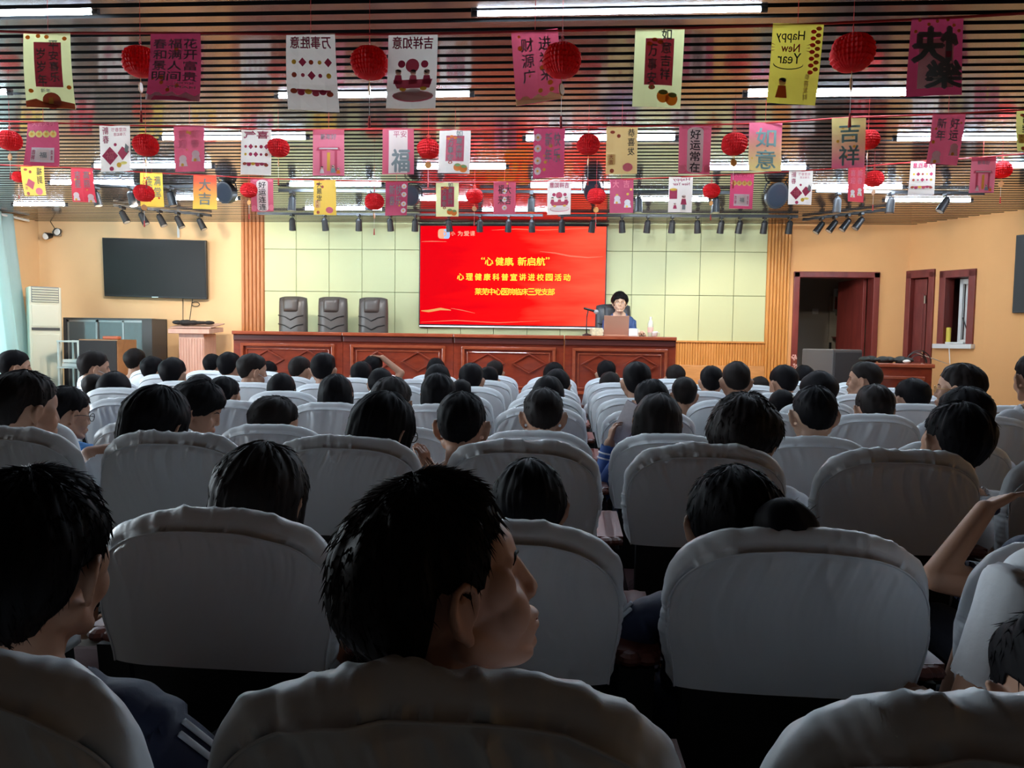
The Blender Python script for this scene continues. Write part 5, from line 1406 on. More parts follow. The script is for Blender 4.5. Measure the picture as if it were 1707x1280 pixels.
M_GLASSF = mat('glasses_frame', (.015, .015, .018), rough=.3); M_GOLDF = mat('gold_frame', (.55, .32, .12), rough=.3, metal=.8)
M_LENS = mat('clear_lens', (.85, .92, .95), rough=.03, alpha=.07)
M_MASK = mat('white_mask', (.75, .80, .84), rough=.8)

HC = Vector((0, .012, 1.02))     # head centre of the template
CRAN = Vector((0, -.012, .022)); CR = Vector((.073, .090, .083))
def hand_geo(mb, wrist, d, side, curl=.5, palm=None, k=.85, spread=.10):
    """palm, four fingers and a thumb; d: direction of the hand, palm: palm normal, side +1 when the thumb lies at +cross(d, palm)"""
    d = Vector(d).normalized(); n = Vector(palm if palm is not None else (0, 0, -1)); n = (n - d * n.dot(d)).normalized(); s = d.cross(n) * side
    w = Vector(wrist)
    for q in (-.5, -.17, .17, .5): mb.cap(w + d * .008 + s * q * .030 * k, w + d * .072 * k + s * q * .062 * k, .0135 * k, .0115 * k, 10)
    for q, L, cu in ((.52, .068, 1.0), (.18, .076, .9), (-.17, .070, 1.05), (-.50, .056, 1.15)):
        p = w + d * .075 * k + s * q * .062 * k; dr = (d + s * q * spread).normalized(); a = 0.12
        for j, f in enumerate((.45, .31, .24)):
            a += curl * cu * (.45 + .25 * j)
            v = (dr * math.cos(a) + n * math.sin(a)); p2 = p + v * L * f * k
            mb.cap(p, p2, (.0082 - .0008 * j) * k, (.0076 - .0008 * j) * k, 8); p = p2
    p = w + d * .022 * k + s * .026 * k
    v = (d * .65 + s * .75 + n * .25).normalized(); p2 = p + v * .038 * k; mb.cap(p, p2, .0125 * k, .0095 * k, 8)
    v = (d * .85 + s * .42 + n * (.3 + .3 * curl)).normalized(); p3 = p2 + v * .028 * k; mb.cap(p2, p3, .009 * k, .008 * k, 8)
    v = (d * .9 + s * .2 + n * (.4 + .3 * curl)).normalized(); mb.cap(p3, p3 + v * .022 * k, .008 * k, .007 * k, 8)

def head_geo(mb, C):
    T = Matrix.Translation(C)
    E_ = lambda c, r, **k: mb.ell(c, r, M=T, **k); P_ = lambda a, b, ra, rb, **k: mb.cap(a, b, ra, rb, M=T, **k)
    E_(CRAN, CR, n=28, k=18); E_((0, .028, -.036), (.056, .056, .072), n=24, k=14); E_((0, .038, .03), (.058, .045, .050))
    for s in (-1, 1):
        E_((s * .033, .052, -.032), (.028, .026, .032)); P_((s * .050, .0, -.050), (s * .020, .062, -.094), .019, .016)
        P_((s * .012, .075, .024), (s * .044, .062, .022), .0085, .008); E_((s * .052, .040, .002), (.014, .025, .026))
        E_((s * .0105, .0875, -.029), (.008, .009, .0068), n=12, k=8)
        # ear: bowl, rim and lobe
        eT = T @ Matrix.Translation(Vector((s * .072, -.004, -.008))) @ Euler((R(-8), R(0), R(s * 24))).to_matrix().to_4x4() @ Matrix.Diagonal((1.05, 1.05, 1.05, 1))
        mb.ell((s * .004, -.004, 0), (.006, .016, .026), 14, M=eT, k=10)
        rim = [(s * .006, .010, -.006), (s * .009, .013, .010), (s * .012, .008, .024), (s * .014, -.004, .030), (s * .015, -.015, .024), (s * .014, -.019, .010), (s * .011, -.016, -.006), (s * .007, -.009, -.018), (s * .004, .000, -.026)]
        for a, b_ in zip(rim, rim[1:]): mb.cap(a, b_, .0046, n=8, M=eT, h=3)
        mb.ell((s * .004, .003, -.024), (.005, .008, .010), 10, M=eT, k=8)
        mb.cap((s * .006, .008, .0), (s * .010, -.004, .014), .0035, n=7, M=eT, h=3)
    E_((0, .073, -.092), (.020, .017, .016)); P_((0, .076, .016), (0, .0905, -.021), .0082, .0095); E_((0, .0925, -.0255), (.0108, .0092, .0092))
    E_((0, .066, -.060), (.034, .024, .028)); E_((0, .086, -.0545), (.021, .0095, .0062)); E_((0, .0845, -.0665), (.018, .0095, .0072))
    P_((0, -.02, -.05), (0, -.034, -.16), .047, .053); P_((0, .015, -.09), (0, -.012, -.15), .030, .034)

REST = None
TEMPL = {}
def bones(arms):
    B = [('torso', (0, 0, .50), (0, 0, .80), .15), ('torso', (-.13, -.01, .815), (.13, -.01, .815), .065), ('torso', (-.10, -.015, .83), (0, -.02, .875), .05), ('torso', (.10, -.015, .83), (0, -.02, .875), .05), ('neck', (0, -.02, .90), (0, 0, .95), .05), ('head', (0, 0, 1.0), (0, .0, 1.05), .10)]
    for s in (-1, 1):
        sh, el, wr = arms[s][:3]
        B += [('upper%d' % s, sh, el, .042), ('fore%d' % s, el, wr, .034), ('hand%d' % s, wr, tuple(Vector(wr) + Vector(arms[s][3]).normalized() * .14), .03)]
        B += [('thigh', (s * .085, .06, .50), (s * .10, .40, .50), .07), ('shin', (s * .10, .42, .46), (s * .10, .43, .10), .045), ('foot', (s * .10, .42, .05), (s * .105, .56, .04), .035)]
    return [(n, Vector(a), Vector(b_), r) for n, a, b_, r in B]
REST_ARMS = {s: ((s * .165, -.01, .80), (s * .205, .04, .60), (s * .13, .24, .575), (-s * .3, 1, -.2), .5, (0, .1, -1)) for s in (-1, 1)}
def body_template(key, arms, voxel, ratio, face=False):
    if key in TEMPL: return TEMPL[key]
    mb = MB()
    mb.ell((0, .0, .505), (.150, .115, .095)); mb.ell((0, .004, .60), (.130, .098, .13)); mb.ell((0, 0, .725), (.145, .102, .125))
    mb.cap((-.125, -.012, .812), (.125, -.012, .812), .056, n=16)
    for s in (-1, 1):
        mb.cap((s * .085, -.018, .838), (s * .02, -.02, .885), .038, .045)
        sh, el, wr, hd, cu, pn = arms[s]
        ka = .84 if key == 'raisedarm' else 1; mb.cap(sh, el, .046, .038 * ka, 14); mb.cap(el, wr, .037 * ka, .0255 * ka, 14)
        hand_geo(mb, wr, hd, -s if len(arms[s]) == 6 else s, cu, pn)
        mb.cap((s * .085, .03, .50), (s * .10, .40, .50), .076, .056, 14); mb.cap((s * .10, .41, .49), (s * .10, .43, .10), .053, .034, 12); mb.cap((s * .10, .40, .045), (s * .105, .55, .038), .038, .032, 10)
    head_geo(mb, HC)
    me = mb.mesh('body', [M_SKIN])
    o = bpy.data.objects.new('body_tmp', me); COL.objects.link(o)
    r = o.modifiers.new('r', 'REMESH'); r.mode = 'VOXEL'; r.voxel_size = voxel; r.use_smooth_shade = True
    sm_ = o.modifiers.new('s', 'SMOOTH'); sm_.factor = .5; sm_.iterations = 3 if voxel > .005 else 5
    if ratio < 1: d = o.modifiers.new('d', 'DECIMATE'); d.ratio = ratio
    bpy.context.view_layer.update()
    m2 = bpy.data.meshes.new_from_object(o.evaluated_get(bpy.context.evaluated_depsgraph_get()))
    bpy.data.objects.remove(o); bpy.data.meshes.remove(me)
    co = [v.co.copy() for v in m2.vertices]; fs = [list(p.vertices) for p in m2.polygons]; nr = [v.normal.copy() for v in m2.vertices]
    bpy.data.meshes.remove(m2)
    if face:
        for i, p in enumerate(co):
            q = p - HC
            if q.y < .03 or abs(q.x) > .07: continue
            for s in (-1, 1):
                dx, dz = (q.x - s * .031) / .0135, (q.z - .002) / .0085
                g_ = math.exp(-(dx * dx + dz * dz)); p.y -= .0095 * g_
                dx, dz = (q.x - s * .031) / .016, (q.z - .012) / .003; p.y -= .0015 * math.exp(-(dx * dx + dz * dz))
            if voxel < .004: dx, dz = q.x / .021, (q.z + .0605) / .0022; p.y -= .0045 * math.exp(-(dx * dx) - dz * dz)
            dx, dz = q.x / .005, (q.z + .045) / .006; p.y -= .0016 * math.exp(-(dx * dx + dz * dz))
            for s in (-1, 1):
                dx, dz = (q.x - s * .006) / .003, (q.z + .0375) / .0025; p.z += .0025 * math.exp(-(dx * dx + dz * dz)) if q.y > .08 else 0
    B = bones(arms); reg = []; tt = []
    for p in co:
        best = None
        for n_, a, b_, r_ in B:
            ab = b_ - a; t = max(0, min(1, (p - a).dot(ab) / ab.length_squared)); dd = (p - (a + ab * t)).length / r_
            if best is None or dd < best[0]: best = (dd, n_, t)
        reg.append(best[1]); tt.append(best[2])
    TEMPL[key] = (co, fs, reg, tt, nr)
    return TEMPL[key]

def hair_end(style, a):
    a = abs(a)
    if style in ('short', 'crop'): return pl(a, [(0, 58), (40, 66), (62, 80), (75, 100), (84, 96), (96, 88), (104, 96), (118, 124), (150, 136), (180, 140)]) if style == 'short' else pl(a, [(0, 58), (40, 66), (62, 80), (75, 100), (84, 96), (96, 86), (108, 92), (125, 114), (150, 124), (180, 128)])
    if style == 'thick': return pl(a, [(0, 60), (35, 64), (55, 72), (68, 96), (76, 104), (86, 92), (98, 92), (108, 116), (130, 142), (150, 156), (180, 160)])
    if style == 'shaggy': return pl(a, [(0, 72), (40, 80), (60, 100), (90, 116), (120, 128), (180, 134)])
    return pl(a, [(0, 66), (35, 74), (52, 92), (60, 96), (180, 96)])
def hair_drop(style, a):
    a = abs(a)
    if style == 'bob': return pl(a, [(0, 0), (45, 0), (58, .05), (75, .095), (180, .105)])
    if style == 'long': return pl(a, [(0, 0), (45, 0), (58, .12), (90, .18), (180, .22)])
    if style == 'tied': return pl(a, [(0, 0), (60, 0), (80, .012), (110, .055), (180, .060)])
    return 0.0
def hair_geo(style, seed, lod, tufts=0, thick=1.0):
    """hair in head coordinates"""
    rng = random.Random(seed)
    na, nv = {0: (110, 44), 1: (64, 26), 2: (36, 16)}[lod]
    vs = []; fs = []; dirs = []
    t0 = {'short': .020, 'thick': .024, 'crop': .013, 'shaggy': .026, 'bob': .018, 'long': .018, 'tied': .013}[style] * thick
    for j in range(nv + 1):
        for i in range(na):
            az = -180 + 360 * i / na; ar = R(az)
            he = hair_end(style, az) + 3.5 * noise.noise(Vector((az * .09, seed, 0))) + (4 if lod < 2 else 2) * noise.noise(Vector((az * .45, seed, 3)))
            dr = hair_drop(style, az); arc = R(he) * .085 + dr
            v = j / nv * arc; th = min(v / .085, R(he)); drop = max(0, v - R(he) * .085) if dr > 0 else 0
            fade = 1.0
            if style in ('short', 'crop'):
                f_ = j / nv; fade = lerp(1.0, .16, sstep(.42, 1.0, f_)) if abs(az) > 60 else lerp(1.0, .55, sstep(.6, 1, f_))
            elif style == 'thick': fade = lerp(1, .62, sstep(.7, 1, j / nv)) if abs(az) > 100 else lerp(1, .35, sstep(.55, 1, j / nv))
            elif style == 'shaggy': fade = lerp(1, .55, sstep(.75, 1, j / nv))
            else: fade = lerp(1.0, .7, sstep(.8, 1, j / nv))
            st = noise.noise(Vector((math.sin(ar) * 9, math.cos(ar) * 9, th * 1.6 + seed))) * .0045 + noise.noise(Vector((math.sin(ar) * 26, math.cos(ar) * 26, th * 3 + seed))) * .0028 * (1 if lod < 2 else .5)
            t_ = t0 * fade * (1 + .25 * noise.noise(Vector((math.sin(ar) * 2, math.cos(ar) * 2, th * 2 + seed)))) + st * min(1, .3 + fade)
            t_ = max(t_, .0025)
            ct, s_ = math.cos(th), math.sin(th)
            # behind the neck the hair follows the nape
            p = Vector((math.sin(ar) * s_ * (CR.x + t_), math.cos(ar) * s_ * (CR.y + t_), ct * (CR.z + t_))) + CRAN
            if style not in ('bob', 'long', 'tied') and th > R(100):
                p.z -= (th - R(100)) * .012
            if drop:
                k = drop / max(dr, 1e-6)
                p.z -= drop
                inw = {'bob': .10, 'long': .02, 'tied': .26}[style]
                p.x *= 1 + (.05 if style == 'bob' else 0) * math.sin(k * PI) - inw * k ** 2; p.y = CRAN.y + (p.y - CRAN.y) * (1 - inw * k ** 2)
            vs.append(p)
    for j in range(nv):
        for i in range(na): fs.append((j * na + i, (j + 1) * na + i, (j + 1) * na + (i + 1) % na, j * na + (i + 1) % na))
    b = len(vs)
    for i in range(na):
        p = vs[nv * na + i]; q = Vector((p.x * .86, CRAN.y + (p.y - CRAN.y) * .86, p.z + .004)); vs.append(q)
    for i in range(na): fs.append((nv * na + i, b + i, b + (i + 1) % na, nv * na + (i + 1) % na))
    # loose strands lying on the surface
    for _ in range(tufts):
        j = rng.randint(1, nv - 1 if style in ('bob', 'long', 'tied') else int(nv * .97)); i = rng.randrange(na)
        p = vs[j * na + i]; q = vs[min(nv, j + 1) * na + i]; d = (q - p)
        if d.length < 1e-6: continue
        d.normalize(); nrm = (p - CRAN).normalized(); side = d.cross(nrm).normalized()
        L = rng.uniform(.010, .024) * (1.2 if style == 'shaggy' else 1); lift = rng.uniform(.04, .32) if style in ('short', 'crop', 'shaggy', 'thick') else rng.uniform(.02, .14)
        swirl = rng.uniform(-.45, .45)
        tip = p + (d + nrm * lift + side * swirl).normalized() * L
        w = rng.uniform(.0004, .0010); m = len(vs)
        vs += [p - side * w - nrm * .002, p + side * w - nrm * .002, p + nrm * w, tip]; fs += [(m, m + 1, m + 3), (m + 1, m + 2, m + 3), (m + 2, m, m + 3)]
    return vs, fs
def rotm(yaw, pitch, roll):
    """yaw + turns to the person's right, pitch + looks up, roll + tilts to the right"""
    return Matrix.Rotation(R(-yaw), 3, 'Z') @ Matrix.Rotation(R(pitch), 3, 'X') @ Matrix.Rotation(R(roll), 3, 'Y')

ROWCOUNT = {}
def person(label, head, root, rz=0.0, yaw=0, pitch=0, roll=0, s=1.0, hair='short', hthick=1.0, hmat=None, shirt='tee', smat=None, skin=None, tkey=('far', 0), seed=1, lod=1, tufts=0, extras=(), dz=0.0, tw=None):
    """head: world position of the head centre; root: world position on the floor under the hips"""
    t = thing('person', label, 'person', root, rz)
    key, arms, voxel, ratio, face = tkey
    co, fs, reg, tt, nr = body_template(key, arms, voxel, ratio, face)
    inv = ROOT_M[t.name].inverted(); T = inv @ Vector(head); D = T - HC
    Rm = rotm(yaw, pitch, roll); q0 = Rm.to_quaternion(); qi = Matrix.Identity(3).to_quaternion()
    def warp(p, region=None):
        w = sstep(.855, .945, p.z) if (region is None or region in ('head', 'neck', 'torso')) else 0.0
        f = max(0.0, min(1.0, (p.z - .48) / (.90 - .48))) ** 1.15
        if region and region[:4] in ('hand', 'fore', 'uppe') : f = max(0.0, min(1.0, (p.z - .48) / (.90 - .48))) ** 1.15 if key == 'rest' or key == 'restlow' else tw if tw is not None else 1.0
        p2 = p
        if w > 0:
            q = qi.slerp(q0, w); p2 = HC + q @ ((p - HC) * lerp(1, s, w))
        return p2 + D * f
    skin = skin or M_SKIN
    W = [warp(p, r) for p, r in zip(co, reg)]
    me = bpy.data.meshes.new('body'); me.from_pydata([tuple(p) for p in W], [], fs); me.materials.append(skin); me.polygons.foreach_set('use_smooth', [True] * len(fs)); me.update()
    b_ = bpy.data.objects.new('body', me); put(b_, t)
    nrm = [v.normal.copy() for v in me.vertices]
    # clothing that follows the body
    def cloth(name, test, m, off, wr=.004):
        ok = [test(reg[i], tt[i], co[i]) for i in range(len(co))]
        sel = [f for f in fs if all(ok[i] for i in f)]
        if not sel: return None
        cnt = {}
        for f in sel:
            for a, b2 in zip(f, f[1:] + f[:1]): e = (min(a, b2), max(a, b2)); cnt[e] = cnt.get(e, 0) + 1
        edge = set(i for e, c in cnt.items() if c == 1 for i in e)
        idx = {}; vs = []; nf = []
        for f in sel:
            g_ = []
            for i in f:
                if i not in idx:
                    idx[i] = len(vs); o_ = off + wr * noise.noise(co[i] * 14 + Vector((seed, 0, 0)))
                    vs.append(W[i] + nrm[i] * o_)
                g_.append(idx[i])
            nf.append(g_)
        for e, c in cnt.items():
            if c == 1:
                a, b2 = e; k = len(vs); vs += [W[a] - nrm[a] * .002, W[b2] - nrm[b2] * .002]; nf.append([idx[a], idx[b2], k + 1, k])
        m2 = bpy.data.meshes.new(name); m2.from_pydata([tuple(p) for p in vs], [], nf); m2.materials.append(m); m2.polygons.foreach_set('use_smooth', [True] * len(nf)); m2.update()
        o = bpy.data.objects.new(name, m2); put(o, t); return o
    long_ = shirt in ('jacket', 'cardigan')
    def is_shirt(r, t_, p):
        if r == 'torso': return p.z > .47 and not (p.z > .868 and abs(p.x) < .075)
        if r.startswith('upper'): return long_ or t_ < .68
        if r.startswith('fore'): return long_ and t_ < .96
        return False
    if shirt == 'cardigan':
        cloth('top', lambda r, t_, p: (r == 'torso' and is_shirt(r, t_, p)) or (r[:5] == 'upper' and t_ < .35), M_LECT, .009)
        base_ = is_shirt
        is_shirt = lambda r, t_, p: r != 'torso' and base_(r, t_, p) and not (r[:5] == 'upper' and t_ < .22)
    smat = smat or {'tee': M_TEEW, 'jacket': M_NAVY, 'cardigan': M_CREAM}[shirt]
    cloth({'tee': 'tee_shirt', 'jacket': 'jacket', 'cardigan': 'cardigan'}[shirt], is_shirt, smat, .016 if shirt == 'cardigan' else .010)
    cloth('trousers', lambda r, t_, p: (r == 'thigh') or (r == 'shin' and t_ < .93) or (r == 'torso' and p.z < .50), M_TROU, .008)
    # hair
    hv, hf = hair_geo(hair, seed, lod, tufts, hthick)
    HM = lambda p: T + Rm @ (p * s)
    me = bpy.data.meshes.new('hair'); me.from_pydata([tuple(HM(p)) for p in hv], [], hf); me.materials.append(hmat or M_HAIR); me.polygons.foreach_set('use_smooth', [True] * len(hf)); me.update()
    h_ = bpy.data.objects.new('hair', me); put(h_, t)
    T4 = Matrix.Translation(T) @ (Rm * s).to_4x4()
    if any(e_[0] == 'eyes' for e_ in extras):
        if ('bvh', key) not in TEMPL: TEMPL[('bvh', key)] = BVHTree.FromPolygons([p - HC for p in co], fs)
        BV = TEMPL[('bvh', key)]
        def onface(x, z, up):
            h = BV.ray_cast(Vector((x, .2, z)), Vector((0, -1, 0)))[0]
            return (x, (h.y if h else .07) + up, z)
    for ex in extras:
        kind = ex[0]
        if kind == 'eyes':
            for sd in (-1, 1):
                ey = onface(sd * .031, .002, 0)[1]; gx = ex[1] if len(ex) > 1 else 0; mb = MB(); mb.ell((sd * .031, ey - .0035, .002), (.0105, .0045, .0050), 20, 0, M=T4)
                mb.ell((sd * .031 + gx, ey - .0008, .002), (.0050, .0026, .0048), 14, 1, M=T4); mb.build('eye', [M_EYEW, M_IRIS], t, smooth=True)
                mb = MB(); mb.tube([onface(sd * x, z, .0002) for x, z in ((.013, .0205), (.020, .0235), (.028, .0255), (.036, .026), (.044, .023), (.049, .0185))], [.0016, .0024, .0026, .0024, .0018, .0008], 6, M=T4); mb.build('eyebrow', M_HAIR, t, smooth=True)
                ey = onface(sd * .031, .002, 0)[1] + .0008
                mb = MB(); mb.tube([(sd * (.031 + .0125 * math.cos(a)), ey - .0045 * math.cos(a) ** 2, .002 + .0062 * math.sin(a)) for a in [PI * i / 8 for i in range(9)]], [.0006, .001, .0012, .0013, .0014, .0013, .0012, .001, .0006], 5, M=T4); mb.build('eyelash', M_HAIR, t, smooth=True)
        if kind == 'eyes':
            mb = MB(); mb.tube([onface(x, -.0605 + 9 * x * x, .0004) for x in [(-.019 + .038 * i / 10) for i in range(11)]], [.0008, .0016, .0022, .0026, .0028, .0027, .0028, .0026, .0022, .0016, .0008], 6, M=T4); mb.build('lips', mat('lip_skin', (.42, .13, .10), rough=.5), t, smooth=True)
        if kind == 'glasses':
            m = ex[1]; mb = MB()
            for sd in (-1, 1):
                mb.tube([(sd * .033 + .024 * math.cos(a), .092 - abs(.024 * math.cos(a)) * .1, .002 + .018 * math.sin(a)) for a in [i * PI / 9 for i in range(18)]], .0016, 6, M=T4, closed=True)
                mb.tube([(sd * .057, .088, .006), (sd * .073, .070, .008), (sd * .082, .02, .006), (sd * .083, -.008, -.002), (sd * .080, -.018, -.014)], .0016, 6, M=T4)
            mb.tube([(-.009, .093, .005), (0, .096, .008), (.009, .093, .005)], .0014, 6, M=T4)
            g2 = mb.build('glasses', m, t, smooth=True)
            mb = MB()
            for sd in (-1, 1): mb.add([(sd * .033 + .0235 * math.cos(a), .0918 - abs(.024 * math.cos(a)) * .1, .002 + .0175 * math.sin(a)) for a in [i * PI / 10 for i in range(20)]], [list(range(20))], 0, T4)
            mb.build('lens', M_LENS, g2)
        if kind == 'mask':
            mb = MB(); vs = []; fs = []
            for j in range(7):
                for i in range(13):
                    u, v = i / 12 * 2 - 1, j / 6 * 2 - 1; a = u * R(72)
                    vs.append((.066 * math.sin(a), .046 + .062 * math.cos(a) - .010 * v * v, -.055 + v * .042 * (1 - .35 * u * u)))
            for j in range(6):
                for i in range(12): q = j * 13 + i; fs.append((q, q + 13, q + 14, q + 1))
            mb.add(vs, fs, 0, T4)
            for sd in (-1, 1): mb.tube([(sd * .062, .064, -.03), (sd * .074, .02, -.012), (sd * .081, -.014, -.004)], .001, 5, M=T4)
            mb.build('face_mask', M_MASK, t, smooth=True)
        if kind in ('pony', 'bun'):
            mb = MB(); rng = random.Random(seed)
            if kind == 'bun':
                c = Vector(ex[1])
                mb.lathe([(max(.05, math.sin(PI * i / 14)), -math.cos(PI * i / 14)) for i in range(15)], 30, M=T4 @ Matrix.Translation(c) @ Matrix.Diagonal((ex[2], ex[2] * .85, ex[2], 1)), rad=lambda a, v: 1 + .06 * math.sin(a * 7 + v * 9) + .05 * noise.noise(Vector((math.cos(a) * 4, math.sin(a) * 4, v * 6))))
                for _ in range(70):
                    a = rng.uniform(0, 2 * PI); b2 = rng.uniform(-1, 1); p = c + Vector((math.cos(a) * math.sqrt(1 - b2 * b2), math.sin(a) * math.sqrt(1 - b2 * b2) * .85, b2)) * ex[2] * .95
                    d = (p - c).normalized() * .004 + Vector((rng.uniform(-.012, .012), rng.uniform(-.012, .012), rng.uniform(-.012, .012))); mb.cap(p, p + d, .0006, .0003, 4, M=T4, h=1)
                mb.build('hair_bun', hmat or M_HAIR, t, smooth=True)
            else:
                pts = [(0, -.098, .03), (0, -.125, .015), (.003, -.135, -.03), (.004, -.13, -.08), (.002, -.125, -.125)]
                mb.tube(pts, [.014, .022, .026, .022, .006], 12, M=T4); mb.build('ponytail', hmat or M_HAIR, t, smooth=True)
                mb = MB(); mb.tube([(.017 * math.cos(a), -.106 + .006 * math.sin(a), .03 + .017 * math.sin(a)) for a in [i * PI / 6 for i in range(12)]], .005, 6, M=T4, closed=True)
                mb.build('hair_tie', mat('hair_tie_' + ex[1], {'yellow': (.6, .5, .2), 'white': (.7, .7, .66), 'pale': (.45, .40, .30)}[ex[1]], rough=.7), t, smooth=True)
        if kind == 'tie':
            mb = MB(); c = Vector(ex[1]); mb.ell(c, (.016, .014, .014), 14, M=T4, k=8); mb.ell(c + Vector((.018, 0, .004)), (.010, .010, .009), 10, M=T4, k=6); mb.build('hair_tie', mat('hair_tie_pale', (.45, .40, .30), rough=.7), t, smooth=True)
        if kind == 'stripes':
            short = len(ex) > 2   # two white stripes down the outside of a sleeve
            for sd in ex[1]:
                sh, el, wr = [Vector(q) for q in arms[sd][:3]]
                for o_ in (-.009, .009):
                    n1 = Vector((sd, 0, .35)).normalized()
                    path = []
                    for a, b2, r0, r1 in ((sh, sh.lerp(el, .64), .058, .053),) if short else ((sh, el, .058, .050), (el, wr, .050, .037)):
                        ax = (b2 - a).normalized(); nn = (n1 - ax * n1.dot(ax)).normalized(); tn = ax.cross(nn)
                        for q in range(7):
                            u = q / 6; 
                            if a is el and q == 0: continue
                            path.append(a.lerp(b2, u) + nn * lerp(r0, r1, u) + tn * o_)
                    path = [warp(p, 'upper') for p in path]
                    mb = MB(); mb.tube(path, .0045, 6); mb.build('sleeve_stripe', M_STRIPE, t, smooth=True)
        if kind == 'cuffs':
            for sd in ex[1]:
                el, wr = [Vector(q) for q in arms[sd][1:3]]
                for u in (.70, .80):
                    c = el.lerp(wr, u); ax = (wr - el).normalized(); n1 = ax.orthogonal().normalized(); n2 = ax.cross(n1); r_ = lerp(.037, .0255, u) + .0125
                    mb = MB(); mb.tube([warp(c + n1 * r_ * math.cos(a) + n2 * r_ * math.sin(a), 'fore') for a in [i * PI / 8 for i in range(16)]], .004, 6, closed=True); mb.build('cuff_stripe', M_STRIPE, t, smooth=True)
    return t
KFAR = ('restlow', REST_ARMS, .008, .14, False)
KMID = ('rest', REST_ARMS, .006, .35, False)
KFACE = ('restface', REST_ARMS, .0042, .5, True)
HW = {'short': .168, 'thick': .17, 'crop': .158, 'shaggy': .182, 'bob': .182, 'long': .182, 'tied': .162}
